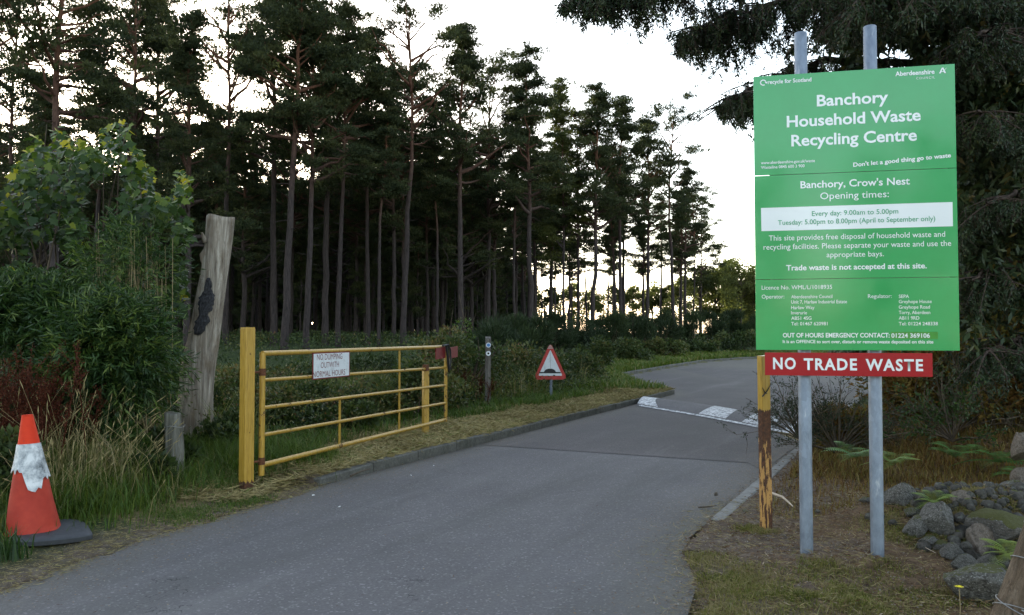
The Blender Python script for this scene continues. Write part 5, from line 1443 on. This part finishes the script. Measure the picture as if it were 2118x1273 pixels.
# mossy grass cushion in the lower right corner and moss patches
def moss_mask(x, y):
    a = np.exp(-(((x - 1.75 - .1 * (y - 4.6)) / .60) ** 2 + ((y - 4.62) / .30) ** 2)) + .9 * np.exp(-(((x - 1.45) / .35) ** 2 + ((y - 4.95) / .22) ** 2)) + .9 * np.exp(-(((x - 1.88) / .15) ** 2 + ((y - 6.25) / .13) ** 2)) + .6 * np.exp(-(((x - 2.9) / .3) ** 2 + ((y - 6.0) / .25) ** 2)) + .8 * np.exp(-(((x - 2.75) / .3) ** 2 + ((y - 4.75) / .18) ** 2)) \
        + .55 * np.exp(-(((x - 2.2) / .5) ** 2 + ((y - 5.2) / .14) ** 2)) + .7 * np.exp(-(((x - 1.1) / .18) ** 2 + ((y - 4.25) / .3) ** 2)) + .8 * np.exp(-(((x - 3.45) / .55) ** 2 + ((y - 5.9) / .5) ** 2)) + .55 * np.exp(-(((x - 1.3) / .2) ** 2 + ((y - 5.4) / .2) ** 2))
    return np.clip(a * 1.3 * (1.9 * fbm(x * 4, y * 4) - .25) - .10, 0, 1)
P, d = pts_in(42000, .9, 4.2, 3.9, 7.4, lambda x, y, d: (d > .0) & (rng.random(len(x)) < moss_mask(x, y)), maxit=60)
n_ = len(P)
V, F, T_ = blades(P - [0, 0, .004], rng.uniform(.012, .05, n_), rng.uniform(.0022, .0045, n_), rng.uniform(.3, 1.4, n_), np.clip(fbm(P[:, 0] * 5, P[:, 1] * 5) * 1.4 - .05 + rng.normal(0, .25, n_), 0, 1))
obj('moss', build_mesh('moss', V, F, M['moss'], tint=T_), kind='stuff', label='yellow green moss and short grass at the foot of the big sign')
P, d = pts_in(12000, .6, 4.6, 3.8, 7.4, lambda x, y, d: (rng.random(len(x)) < np.where(d > -.03, .25 + .6 * moss_mask(x, y), .8 * np.exp(np.minimum(d, 0) * 13))))
n_ = len(P); P[:, 2] = np.maximum(P[:, 2], .001); a = rng.uniform(0, 6.28, n_); D = unit(np.stack([np.cos(a), np.sin(a), rng.normal(.15, .2, n_)], 1))
parts = [leaves(P + [0, 0, .008], D, rng.uniform(.03, .10, n_), rng.uniform(.0018, .0035, n_), np.clip(rng.normal(.6, .25, n_), 0, .95))]
# tangled dead grass on the brown bank behind the sign
P, d = pts_in(26000, 2.1, 8.5, 6.6, 12.3, lambda x, y, d: rightc(x, y, d) & (d > .25) & (rng.random(len(x)) < .3 + .7 * patches(x, y, .9, .35, .55, 3)))
n_ = len(P); V1 = blades(P, rng.uniform(.04, .18, n_) * (.5 + .8 * sstep(6.5, 9.5, P[:, 1])), .0035 + .0004 * P[:, 1], rng.uniform(.3, 1.5, n_), np.clip(rng.normal(.5, .25, n_) + .35 * (fbm(P[:, 0], P[:, 1]) - .45), 0, 1))
obj('brown_bracken', build_mesh('brown_bracken', *V1[:2], M['bracken'], tint=V1[2]), kind='stuff', label='tangled brown bracken and dead grass on the bank behind the big sign')
V, F, T_ = join(parts); obj('dry_wisps', build_mesh('dry_wisps', V, F, M['straw'], tint=T_), kind='stuff', label='pale dry grass wisps on the verge under the big sign')
# gravel and grit
n_ = 5200; P, d = pts_in(n_, .7, 4.6, 3.9, 9.0, lambda x, y, d: rightc(x, y, d) & (d > -.12) & (d < 1.6))
n_ = len(P); ico = np.array([(0, 0, 1), (.9, 0, .1), (.2, .85, 0), (-.8, .4, .1), (-.6, -.7, 0), (.4, -.85, .05)]); icf = np.array([(0, 1, 2), (0, 2, 3), (0, 3, 4), (0, 4, 5), (0, 5, 1)])
P[:, 2] = np.maximum(P[:, 2], .004)
V, F, T_ = scatter(ico, icf, P, frames(rdir(n_) * np.array([1, 1, .2]), np.array([0, 0, 1.0])), rng.uniform(.002, .009, n_) ** 1.0, 0.5)
obj('gravel', build_mesh('gravel', V, F, M['stone_brown']), kind='stuff', label='fine gravel trodden into the verge beside the right kerb')
P, d = pts_in(2600, -4.8, 6, 4.2, 15, lambda x, y, d: (d < -.02) & ((d > -.5) | (rng.random(len(x)) < .04)))
n_ = len(P); P[:, 2] = .007
V, F, T_ = scatter(ico, icf, P, frames(rdir(n_) * np.array([1, 1, .2]), np.array([0, 0, 1.0])), rng.uniform(.002, .007, n_), 0.5)
obj('grit', build_mesh('grit', V, F, M['stone_brown']), kind='stuff', label='loose grit along the edges of the asphalt')
# leaf crumbs on the road edges
P, d = pts_in(9500, -4.4, 6, 4.2, 20, lambda x, y, d: (d < .02) & (rng.random(len(x)) < np.exp(d * 4.5) * (1.6 if 0 else 1) + .006))
n_ = len(P); P[:, 2] = .010; a = rng.uniform(0, 6.28, n_); D = unit(np.stack([np.cos(a), np.sin(a), rng.normal(0, .05, n_)], 1)); S = unit(np.stack([-np.sin(a), np.cos(a), rng.normal(0, .1, n_)], 1))
V, F, T_ = leaves(P, D, rng.uniform(.008, .035, n_), rng.uniform(.003, .010, n_), rng.uniform(0, .9, n_), S)
obj('leaf_crumbs', build_mesh('leaf_crumbs', V, F, M['litter'], tint=T_), kind='stuff', label='brown leaf crumbs blown along the road edges')

# pale scraps on the asphalt
for px, py, s, lab in ((702, 1049, .022, 'white flattened scrap on the asphalt in front of the gate'), (648, 1025, .018, 'small white scrap near the left kerb end'), (850, 984, .016, 'tiny pale scrap by the kerb right of the gate post'), (897, 964, .015, 'tiny pale scrap farthest along beside the left kerb')):
    p = gp(px, py, .006); m_ = MB(); m_.add([(-s, -s * .4, 0), (s * .8, -s * .5, .001), (s, s * .4, .004), (-s * .6, s * .5, .006), (0, 0, .009)], [(0, 1, 4), (1, 2, 4), (2, 3, 4), (3, 0, 4)])
    me = m_.mesh('paper_scrap', M['litterwhite']); o = obj('paper_scrap', me); o.location = p; o['label'] = lab; o['category'] = 'litter'; o.rotation_euler = (0, 0, px)
# sticks
def stick(name, pts, r, mat, label, cat='stick'):
    b = Vector(pts[0]); P = [Vector(p) - b for p in pts]; n = len(P)
    rr = [r * (1 - .6 * i / (n - 1)) for i in range(n)] if n > 1 else r
    o = MB().tube(P, rr, n=8, noise=.08).build(name, mat, smooth=True); o.location = b; o['label'] = label; o['category'] = cat; return o
stick('stick', [gp(1597, 1021, .07) , gp(1618, 1028, .085), gp(1632, 1040, .06), gp(1640, 1048, .04)], .013, M['bonewood'], 'curved bleached stick between the rusty post and the left sign pole')
stick('dry_straw', [gp(1838, 1066, .10), gp(1870, 1096, .08), gp(1905, 1128, .06), gp(1935, 1144, .06)], .004, M['bonewood'], 'long thin straw coloured stalk lying from the right sign pole to the stones', 'stalk')
stick('twig', [gp(1412, 1140, .02), gp(1428, 1137, .04), gp(1448, 1142, .02)], .012, M['twig'], 'dark weathered twig at the broken asphalt edge left of the sign poles')
stick('twig', [gp(1585, 1162, .03), gp(1590, 1152, .05), gp(1582, 1143, .06)], .005, M['bonewood'], 'small forked pale twig on the moss left of the sign poles')
stick('twig', [gp(1445, 1050, .02), gp(1470, 1048, .02), gp(1482, 1046, .03)], .007, M['twig'], 'thin brown twig lying across the road by the right kerb end')
stick('twig', [gp(725, 985, .13), gp(745, 976, .15), gp(765, 970, .13)], .012, M['twig'], 'dark twig lying on the mown verge near the gate foot')
stick('twig', [gp(330, 1000, .12), gp(352, 992, .16), gp(372, 1000, .12)], .01, M['twig'], 'dead twig at the foot of the old fence post')

# ---------------------------------------------------------------- stones
def stone_mesh(seed, mat):
    import bmesh
    g = random.Random(seed); bm = bmesh.new(); bmesh.ops.create_icosphere(bm, subdivisions=4, radius=1)
    planes = [(Vector((g.gauss(0, 1), g.gauss(0, 1), g.gauss(0, 1))).normalized(), g.uniform(.48, .80)) for _ in range(11)]
    ox = g.uniform(0, 50)
    for v in bm.verts:
        p = v.co.copy()
        for n, k in planes:
            e = p.dot(n) - k
            if e > 0: p -= n * e * .97
        f = (vnoise(p.x * 2.3 + ox, p.y * 2.3 + p.z * 1.7) - .5) * .14 + (vnoise(p.x * 6 + ox, p.z * 6 + p.y * 5) - .5) * .09 + (vnoise(p.x * 15 + ox, p.z * 15 + p.y * 13) - .5) * .04
        v.co = p * (1 + float(f))
    me = bpy.data.meshes.new('stone'); bm.to_mesh(me); bm.free(); me.materials.append(M[mat]); 
    me.polygons.foreach_set('use_smooth', np.ones(len(me.polygons), dtype=bool)); me.set_sharp_from_angle(angle=R(32)); return me
SM = {k: [stone_mesh(i * 7 + j, k) for i in range(5)] for j, k in enumerate(('stone', 'stone_moss', 'stone_dark', 'stone_brown'))}
stones = [ # px, py, w, h, depth, material, label
 (1863, 1030, 50, 46, 6.35, 'stone', 'pale upright stone just right of the right sign pole, behind the bright fern'),
 (1896, 1092, 48, 42, 5.85, 'stone', 'rounded lichen stone at the left foot of the heap'),
 (1945, 1080, 56, 72, 5.80, 'stone', 'tall lichen covered boulder below the bright fern'),
 (1984, 1053, 40, 58, 6.05, 'stone_brown', 'upright brownish stone right of the tall lichen boulder'),
 (1990, 1026, 66, 32, 6.3, 'stone_dark', 'dark flat stone lying on top of the heap right of the fern'),
 (2027, 1050, 50, 34, 6.25, 'stone', 'slanting grey slab in the middle of the heap'),
 (2019, 1075, 38, 22, 5.95, 'stone_brown', 'small smooth tan stone under the slanting slab'),
 (2053, 1068, 36, 20, 6.0, 'stone', 'small smooth grey stone right of the tan one'),
 (2082, 1020, 58, 48, 6.5, 'stone', 'large pale angular stone at the top right of the heap'),
 (2046, 1016, 34, 28, 6.6, 'stone', 'white flecked stone left of the large pale angular one'),
 (2116, 992, 34, 40, 6.7, 'stone_brown', 'rounded brown stone at the right picture edge on top of the heap'),
 (2095, 1052, 62, 38, 6.1, 'stone_moss', 'brown stone with a moss cap at the right edge'),
 (2078, 1092, 104, 56, 5.6, 'stone_moss', 'broad stone thickly capped with moss behind the yellow fern'),
 (2030, 1130, 48, 66, 5.55, 'stone_brown', 'tan stone standing below the moss capped one'),
 (1990, 1104, 44, 42, 5.75, 'stone_dark', 'dark stone in the hollow of the heap'),
 (1970, 1141, 40, 24, 5.45, 'stone', 'small pale flat stone in front of the dark hollow'),
 (1921, 1119, 34, 18, 5.65, 'stone', 'little blue grey stone at the lower left of the heap'),
 (1998, 1132, 22, 22, 5.5, 'stone', 'small pointed pale stone in the front of the heap'),
 (2012, 1207, 106, 80, 4.75, 'stone', 'largest grey boulder lying in front beside the dandelion'),
 (2000, 1166, 50, 28, 5.15, 'stone', 'grey stone half buried just behind the largest boulder'),
 (2042, 1168, 34, 34, 5.2, 'stone', 'grey stone right behind the largest boulder below the yellow fern'),
 (1790, 1034, 26, 9, 6.6, 'stone', 'thin flat slab on the ground between the two sign poles'),
 (2114, 928, 28, 52, 7.6, 'stone_brown', 'pinkish stone at the right picture edge above the heap'),
 (1915, 1060, 30, 26, 6.1, 'stone_dark', 'dark stone wedged left of the tall lichen boulder'),  # dark stones from here down are fillers, coloured for the shaded gaps
 (1960, 1120, 40, 34, 5.8, 'stone_dark', 'dark stone under the tall lichen boulder'),
 (2060, 1120, 60, 60, 5.9, 'stone_dark', 'dark stone buried behind the yellow fern'),
 (2100, 1150, 60, 50, 5.4, 'stone_moss', 'moss grown stone beside the leaning stake'),
 (2110, 1020, 46, 40, 6.9, 'stone_dark', 'dark stone behind the brown one at the right edge'),
 (1930, 1036, 44, 30, 6.35, 'stone_moss', 'mossy stone directly under the bright fern'),
 (1905, 1048, 36, 34, 6.2, 'stone_dark', 'dark stone between the pale upright stone and the lichen boulder'),
 (1970, 1072, 34, 40, 6.0, 'stone_dark', 'dark stone in the gap right of the tall lichen boulder'),
 (2010, 1098, 48, 36, 5.9, 'stone_dark', 'dark stone under the small smooth tan stone'),
 (2052, 1092, 36, 30, 5.9, 'stone_dark', 'dark stone left under the moss cap of the broad stone'),
 (2062, 1040, 36, 26, 6.35, 'stone_dark', 'dark stone in the gap below the large pale angular one'),
 (2100, 1075, 44, 30, 5.95, 'stone', 'pale stone on the right above the broad moss capped one'),
 (1948, 1132, 30, 20, 5.6, 'stone_moss', 'small mossy stone left of the pale flat one'),
 (2015, 1152, 34, 24, 5.4, 'stone_dark', 'dark stone between the pointed pale stone and the largest boulder'),
 (2070, 1200, 50, 40, 4.95, 'stone_dark', 'dark stone between the largest boulder and the leaning stake'),
 (1885, 1062, 30, 24, 6.1, 'stone', 'small grey stone below the pale upright one'),
 (1691, 1058, 14, 7, 6.45, 'stone', 'small white stone right of the left sign pole'),
 (1620, 1112, 20, 12, 6.05, 'stone_brown', 'small dusty stone on the ground right of the rusty post foot'),
 (1590, 1113, 14, 8, 6.05, 'stone_brown', 'pebble at the foot of the rusty post'),
 (1542, 1058, 12, 8, 6.9, 'stone', 'pale pebble left of the rusty post by the kerb'),
 (1481, 1022, 8, 6, 7.6, 'stone_brown', 'tiny pebble on the asphalt near the right kerb'),
]
for i, (px, py, w, h, d, mt, lab) in enumerate(stones):
    p = at(px, py, d); o = obj('stone', SM[mt][i % 5]); o.location = p
    sx = w / 2 / FPX * d; sz = h / 2 / FPX * d
    o.scale = (sx * 1.36, (sx + sz) * .68, sz * 1.36); o.rotation_euler = (random.uniform(-.3, .3), random.uniform(-.25, .25), random.uniform(0, 6.28) if abs(w - h) < 12 else random.uniform(-.4, .4))
    o['label'] = lab; o['category'] = 'stone'
    if i < 39: o['group'] = 'stones of the heap beside the sign'

n_ = 240; x = np.concatenate([rng.normal(3.4, .26, n_ // 2), rng.normal(3.75, .4, n_ // 2)]); y = np.concatenate([rng.normal(5.6, .32, n_ // 2), rng.normal(6.2, .3, n_ // 2)])
me0 = SM['stone'][1]; cv_ = np.empty(len(me0.vertices) * 3, np.float32); me0.vertices.foreach_get('co', cv_)
ico2 = unit(np.array([(a_, b_, c_) for a_ in (-1, 0, 1) for b_ in (-1, 0, 1) for c_ in (-1, 0, 1) if (a_, b_, c_) != (0, 0, 0)], float)) * rng.uniform(.75, 1.05, (26, 1))
import bmesh
bm_ = bmesh.new(); [bm_.verts.new(v) for v in ico2]; bmesh.ops.convex_hull(bm_, input=bm_.verts); bmesh.ops.triangulate(bm_, faces=bm_.faces); bm_.verts.ensure_lookup_table(); bm_.verts.index_update()
TVs = np.array([v.co[:] for v in bm_.verts]); TFs = np.array([[v.index for v in f.verts] for f in bm_.faces]); bm_.free()
V, F, T_ = scatter(TVs, TFs, np.stack([x, y, ground_h(x, y) + .01], 1), frames(rdir(n_)), rng.uniform(.015, .06, n_), .5)
obj('rubble', build_mesh('rubble', V, F, M['stone_dark']), kind='stuff', label='small broken stones packed between the boulders of the heap')  # dark material puts the shade between the boulders into the rubble colour

# ---------------------------------------------------------------- ferns, dandelion, twiggy bushes on the right
def fern(label, px, py, d, n, L, seed, tint=(.3, .8), group=None):
    g = random.Random(seed); p = at(px, py, d); root = empty('fern', p, label, 'fern', group)
    for i in range(n):
        a = 2 * math.pi * (i + g.random() * .7) / n; el = R(g.uniform(15, 60)); l = L * g.uniform(.7, 1.1); m_ = 18
        V = []; F = []; T_ = []
        for k in range(m_):
            u = k / (m_ - 1); r = l * (u * math.cos(el) + .15 * u * u); z = l * (math.sin(el) * u - .55 * u * u); c = Vector((math.cos(a) * r, math.sin(a) * r, z)); s = Vector((-math.sin(a), math.cos(a), 0))
            w = l * .26 * math.sin(math.pi * min(1, u * .92 + .10)) ** .9; fwd = Vector((math.cos(a), math.sin(a), 0)) * w * .30
            for sg in (-1, 1):
                n0 = len(V); tipd = c + s * sg * w + fwd + Vector((0, 0, -.12 * w)); pw = l / m_ * .46; f_ = Vector((math.cos(a), math.sin(a), 0))
                V += [c - f_ * pw, c + f_ * pw, (c + tipd) / 2 + f_ * pw * .8, tipd, (c + tipd) / 2 - f_ * pw * .6]; F.append((n0, n0 + 1, n0 + 2, n0 + 3, n0 + 4))
                T_ += [g.uniform(*tint)] * 5
        me = build_mesh('frond', [tuple(v) for v in V], F, M['fern'], tint=T_); obj('frond', me, root)
fern('bright green fern growing on top of the stone heap', 1932, 1040, 6.0, 9, .21, 1, (.55, .95))
fern('yellowish fern between the mossy stone and the leaning stake', 2088, 1150, 5.1, 11, .24, 2, (.75, 1))
fern('small yellow fern low behind the largest boulder', 2075, 1185, 4.95, 6, .13, 3, (.8, 1))
fern('green fern seen between the two sign poles', 1768, 945, 8.4, 10, .46, 4, (.15, .6))
fern('fern right behind the right sign pole turning yellow', 1845, 960, 8.0, 9, .36, 5, (.5, .95))
fern('dark green fern on the bank above the pale upright stone', 1975, 945, 8.2, 10, .42, 6, (.05, .45))
fern('dark green fern above the heap left of the right picture edge', 2065, 955, 7.9, 11, .45, 7, (.0, .4))
fern('dark fern low at the right edge above the large pale stone', 2105, 985, 7.4, 8, .32, 8, (.0, .4))
dp = at(1984, 1216, 4.32); root = empty('dandelion', (dp.x, dp.y, .02), 'single yellow dandelion in front of the largest boulder', 'flower')
MB().tube([(0, 0, 0), (.004, 0, .05), (0, 0, dp.z - .02)], .0025, n=6).build('stalk', M['paletwig'], root)
m_ = MB()
for k in range(26):
    a = k * 2.4; r = .017 * math.sqrt((k + 1) / 26); c = Vector((math.cos(a) * r, math.sin(a) * r, dp.z - .02 + .006 - r * .2)); dd = Vector((math.cos(a), math.sin(a), .35)) * .009; s = Vector((-math.sin(a), math.cos(a), 0)) * .0028
    m_.add([c - dd * .6 - s, c - dd * .6 + s, c + dd + s * .8, c + dd - s * .8], [(0, 1, 2, 3)])
m_.build('petals', M['petal'], root)

def twiggy(label, px, py, d, spread, n, seed, leafn, L, mat, lt=(0, .6), base=None, name='broom_bush', leafw=.012):
    """thin arching branches fanning from one foot, small leaves along them"""
    g = np.random.default_rng(seed); b = base or gp(px, py, .15); root = empty(name, b, label, 'bush'); paths = []; P = []; D = []
    for i in range(n):
        az = g.uniform(0, 6.28); el = R(g.uniform(15, 75)); l = spread * g.uniform(.5, 1.1)
        d0 = np.array([math.cos(az) * math.cos(el), math.sin(az) * math.cos(el) * .7, math.sin(el)]); k = np.linspace(0, 1, 7)[:, None]
        Q = d0 * l * k + np.array([0, 0, -1]) * k ** 2 * l * g.uniform(.05, .35) + np.cumsum(g.normal(size=(7, 3)) * .022 * l, 0) * k; Q[:, 2] = np.maximum(Q[:, 2], 0)
        paths.append((Q, np.linspace(.010, .002, 7) * (.5 + spread * .5)))
        for j in range(7):
            s = g.uniform(.3, 1); q = Q[0] * 0 + np.array([np.interp(s * 6, np.arange(7), Q[:, c]) for c in range(3)]); e = q + (d0 * .6 + g.normal(size=3) * .5) * l * .22; mid = (q + e) / 2 + g.normal(size=3) * .02
            paths.append((np.array([q, mid, e]), np.array([.0035, .0025, .0012])))
            m_ = leafn; t_ = g.random((m_, 1)); P.append(q + (e - q) * t_ + g.normal(size=(m_, 3)) * .018); D.append(unit((e - q)[None] * 1.6 / max(.05, np.linalg.norm(e - q)) + g.normal(size=(m_, 3)) * .7))
    V, F = tube_np(paths, 5); obj('branches', build_mesh('branches', V, F, M['twig'], smooth=True), root)
    P = np.concatenate(P); D = np.concatenate(D); m_ = P[:, 2] > 0; P, D = P[m_], D[m_]
    V, F, T_ = leaves(P, D, g.uniform(.6, 1.2, len(P)) * L, leafw, g.uniform(lt[0], lt[1], len(P))); obj('leaves', build_mesh('leaves', V, F, M[mat], tint=T_), root)
twiggy('dark twiggy broom reaching over the road between rusty post and sign poles', 1700, 925, 10.6, 1.35, 34, 1, 16, .045, 'broom', base=Vector((3.95, 9.7, .1)), lt=(0, .5), leafw=.009)
twiggy('dark twiggy broom hanging left of the rusty yellow post', 1600, 900, 10.6, 1.0, 26, 2, 18, .045, 'broom', base=Vector((3.55, 9.9, .25)), lt=(0, .4), leafw=.009)
twiggy('sprawling bare branched bush behind the right sign pole', 1900, 900, 9, 1.5, 24, 3, 7, .05, 'yew', base=Vector((5.3, 9.6, .3)), lt=(.3, .9), leafw=.02)
twiggy('sprawling twiggy bush on the bank at the right picture edge', 2060, 900, 9, 1.6, 26, 4, 9, .05, 'yew', base=Vector((6.3, 9.4, .45)), lt=(.3, 1), leafw=.02)
twiggy('small green leaved bush right of the red strip', 1880, 850, 9, 1.0, 18, 5, 9, .05, 'syc', base=Vector((4.9, 8.9, .35)), lt=(0, .5), leafw=.022)
for i, (px, d_, h, r, tn, lab) in enumerate(((1960, 11.5, 1.3, 1.2, (.6, 1), 'olive brown bush low under the dark tree right of the sign'), (2080, 11, 1.4, 1.2, (.5, 1), 'olive brown bush under the dark tree at the right edge'), (1880, 13, 1.2, 1.1, (.5, 1), 'low olive bush behind the right sign pole'))):
    shrub('olive_bush', on(px, d_), lab, 'bush', 'yew', r, h, 3800, .09, .045, nst=14, seed=300 + i, blobs=12, tint=tn, stem='twig')

# ---------------------------------------------------------------- big dark tree hanging over the sign
tx, ty = 7.4, 10.6
tree = empty('overhanging_tree', (tx, ty, .3), 'huge dark evergreen tree overhanging the sign from the right with drooping sprays', 'tree')
tb = np.array([tx, ty, .3]); g = np.random.default_rng(77)
paths = [(np.array([[0, 0, -.4], [-.05, 0, 1.5], [.05, 0, 4], [.1, 0, 8], [.1, 0, 13]]), np.array([.36, .30, .27, .2, .06]))]
limbs = [ # px, py, depth of successive points
 [(2190, 60, 10.4), (1950, -30, 9.2), (1700, -60, 8.6), (1450, -55, 8.2), (1300, -38, 8.0), (1190, -12, 7.9)],
 [(2190, 150, 10.4), (1980, 30, 9.6), (1760, -10, 9.2), (1590, 10, 8.9), (1480, 40, 8.8), (1425, 75, 8.7)],
 [(2190, 260, 10.6), (1950, 140, 10.0), (1720, 120, 9.6), (1620, 150, 9.5), (1540, 190, 9.4), (1500, 225, 9.4)],
 [(2190, -200, 10.4), (1900, -200, 8.6), (1600, -190, 7.6), (1400, -160, 7.2)],
 [(2190, 0, 10.2), (2050, -60, 8.4), (1900, -60, 7.6), (1800, -20, 7.2)],
 [(2190, 330, 10.2), (2080, 250, 9.0), (2020, 230, 8.2)], [(2190, 450, 10.2), (2110, 400, 9.0), (2040, 420, 8.4)],
 [(2190, 120, 10.2), (2090, 60, 8.6), (2000, 80, 8.0)], [(2190, 560, 10.4), (2080, 540, 9.4), (2010, 580, 9.0)],
 [(2190, 200, 10.8), (2000, 180, 11.0), (1850, 200, 11.0)], [(2190, 400, 10.8), (2040, 380, 11.2), (1960, 420, 11.4)], [(2190, 620, 10.6), (2060, 640, 10.8), (1960, 660, 10.8)], [(2200, 700, 10.2), (2110, 690, 9.3), (2040, 730, 9.0)]]
P = []; D = []; Tt = []; 
def interp_path(Q, s):
    k = s * (len(Q) - 1); return np.array([np.interp(k, np.arange(len(Q)), Q[:, c]) for c in range(3)])
def sky_keep(px, py):
    """how much foliage hangs at a place: thins out towards the free hanging tips"""
    if px < 1140: return 0
    bot = np.interp(px, [1140, 1170, 1200, 1240, 1300, 1340, 1370, 1400, 1412, 1440, 1470, 1490, 1510, 1540, 1562, 1600], [10, 40, 55, 45, 95, 88, 60, 95, 140, 150, 175, 250, 275, 280, 300, 900])
    return 1 if py < bot else 0
def proj(p):
    q = p - np.array([0, 0, CAM_Z]); dd = q[1] * _c + q[2] * _s; v = q[2] * _c - q[1] * _s; return 1059 + FPX * q[0] / dd, 636.5 - FPX * v / dd
SP = []
for li, lm in enumerate(limbs):
    Q = np.array([np.array(at(*q)) for q in lm]) - tb; Q = np.concatenate([[[0.05, 0, max(1.0, Q[0][2] - .6)]], Q])
    t_ = np.linspace(0, 1, 24); Qs = np.array([interp_path(Q, s) for s in t_]); Qs[1:-1] += g.normal(size=(22, 3)) * .03
    paths.append((Qs, np.linspace(.075, .012, 24)))
    long_ = len(lm) >= 4
    nb = 96 if long_ else 50
    for b_ in range(nb):
        s = g.uniform(.12, 1.0) ** .9; q = interp_path(Q, s); az = g.uniform(0, 6.28); l = g.uniform(.35, 1.0) * (1.15 - .4 * s)
        dd = np.array([math.cos(az), math.sin(az) * .9, g.uniform(-.45, .25)]); k = np.linspace(0, 1, 5)[:, None]; B = q + dd * l * k + np.array([0, 0, -1]) * k ** 2 * l * .35
        paths.append((B, np.linspace(.012, .003, 5)))
        for h_ in range(13):
            s2 = g.uniform(.15, 1); w0 = interp_path(B, s2); hl = g.uniform(.08, .34); sway_ = g.normal(size=3) * .30; e = w0 + np.array([sway_[0], sway_[1], -1]) * hl
            pe = proj(e + tb); pw = proj(w0 + tb)
            if not sky_keep(*pw): continue
            if not sky_keep(*pe): e = w0 + (e - w0) * .4
            paths.append((np.array([w0, (w0 + e) / 2 + g.normal(size=3) * .03, e]), np.array([.004, .003, .0012])))
            SP.append((w0, e, g.random()))
print('sprays', len(SP))
for w0, e, tb_ in SP:
    m_ = 26; t_ = g.random((m_, 1)); p = w0 + (e - w0) * t_; P.append(p + g.normal(size=(m_, 3)) * .012)
    D.append(unit((e - w0)[None] / np.linalg.norm(e - w0) * .8 + g.normal(size=(m_, 3)) * .6)); Tt.append(np.clip(tb_ * .65 + g.normal(size=m_) * .14, 0, 1))
# inner dark mass of foliage filling the crown
n_ = 120000
q = g.random((n_, 3)); Pm = np.stack([1640 + q[:, 0] * 640, -260 + q[:, 1] * 1010, 9.0 + q[:, 2] * 3.2], 1)
lowb = np.interp(Pm[:, 0], [1640, 1750, 1850, 1960, 2000, 2280], [110, 160, 420, 640, 740, 760]); nz_ = fbm(Pm[:, 0] / 60, Pm[:, 1] / 60, 3)
ok = (Pm[:, 1] < lowb) & (nz_ > np.where(Pm[:, 0] < 1840, .45, .34)); Pm = Pm[ok]
X = np.array([np.array(at(*p_)) for p_ in Pm]) - tb
P2 = X; D2 = unit(g.normal(size=X.shape) * .7 + np.array([0, 0, -.6])); T2_ = np.clip(g.normal(.52, .25, len(X)) + .5 * (nz_[ok] - .5), 0, 1)
V1 = leaves(np.concatenate(P), np.concatenate(D), g.uniform(.025, .07, sum(len(p_) for p_ in P)), g.uniform(.010, .019, sum(len(p_) for p_ in P)), np.concatenate(Tt))
V2 = leaves(P2, D2, g.uniform(.08, .18, len(P2)), g.uniform(.03, .06, len(P2)), T2_)
V, F, T_ = join([V1, V2])
obj('foliage', build_mesh('foliage', V, F, M['yew'], tint=T_), tree, kind='stuff')
V, F = tube_np(paths[:1], 14); obj('trunk', build_mesh('trunk', V, F, M['darktrunk'], smooth=True), tree)
V, F = tube_np(paths[1:], 5); obj('limbs', build_mesh('limbs', V, F, M['darktrunk'], smooth=True), tree)
# a second, paler leaved tree deeper right closes the view under it
for i, (px, d_, h, r, lab) in enumerate(((2030, 15, 6.5, 3.0, 'dark broad tree behind the right edge of the green sign'), (2200, 13, 7, 3.0, 'dark broad tree just outside the right picture edge, its leaves reaching in'), (1900, 19, 4.2, 2.6, 'dark thicket seen under the green sign between the poles and the bank'), (2060, 20, 8, 3.2, 'dark tree deep behind the overhanging one at the right'))):
    x, y, z = on(px, d_)
    shrub('dark_tree', (x, y, z), lab, 'tree', 'yew', r, h, 15000, .17, .07, nst=20, seed=400 + i, blobs=26, tint=(0, .75), stem='darktrunk')

for i, (px, d_, h, r, mt, tn, lab) in enumerate(((2080, 10.6, 2.9, 1.0, 'weed', (.2, .8), 'tall yellow green leafy shrub at the right picture edge under the dark tree'), (2000, 12.2, 2.5, .95, 'weed', (.3, .9), 'green and yellow leafy shrub just right of the lower sign edge'),
        (2110, 9.4, 1.3, .8, 'bracken', (.3, 1), 'orange brown bracken clump at the right edge above the stones'), (1950, 10.4, 1.0, .8, 'bracken', (.2, 1), 'rusty bracken clump right of the sign poles'), (1850, 11.2, .8, .8, 'bracken', (.2, .9), 'low rusty bracken behind the right sign pole'), (1760, 10.2, .45, .6, 'bracken', (.2, .9), 'low brown bracken between the sign poles'))):
    shrub('leafy_shrub' if mt == 'weed' else 'bracken_clump', on(px, d_), lab, 'shrub', mt, r, h, 4200, .11 if mt == 'weed' else .10, .06 if mt == 'weed' else .03, nst=14, seed=600 + i, blobs=12, tint=tn, up=.3, stem='twig')
# trees across the road behind the viewer: their dark tops show in the gloss of the sign
for i, (x, y, H_) in enumerate(((7, -22, 10), (10.5, -26, 12), (2.5, -27, 9.5), (15, -24, 12), (-2, -30, 10), (19, -20, 12), (-7, -28, 10), (12, -33, 14), (5, -34, 12))):
    root = empty('pine_tree', (x, y, 0), 'pine across the road seen only as a dark reflection in the green sign', 'pine tree', 'pines reflected in the sign')
    for nm, me in zip(('trunk', 'crown'), VAR['low']):
        o = bpy.data.objects.new(nm, me); s = H_ / 18; o.scale = (s * 1.6, s * 1.6, s); o.rotation_euler = (0, 0, i * 1.3); put(o, parent=root)
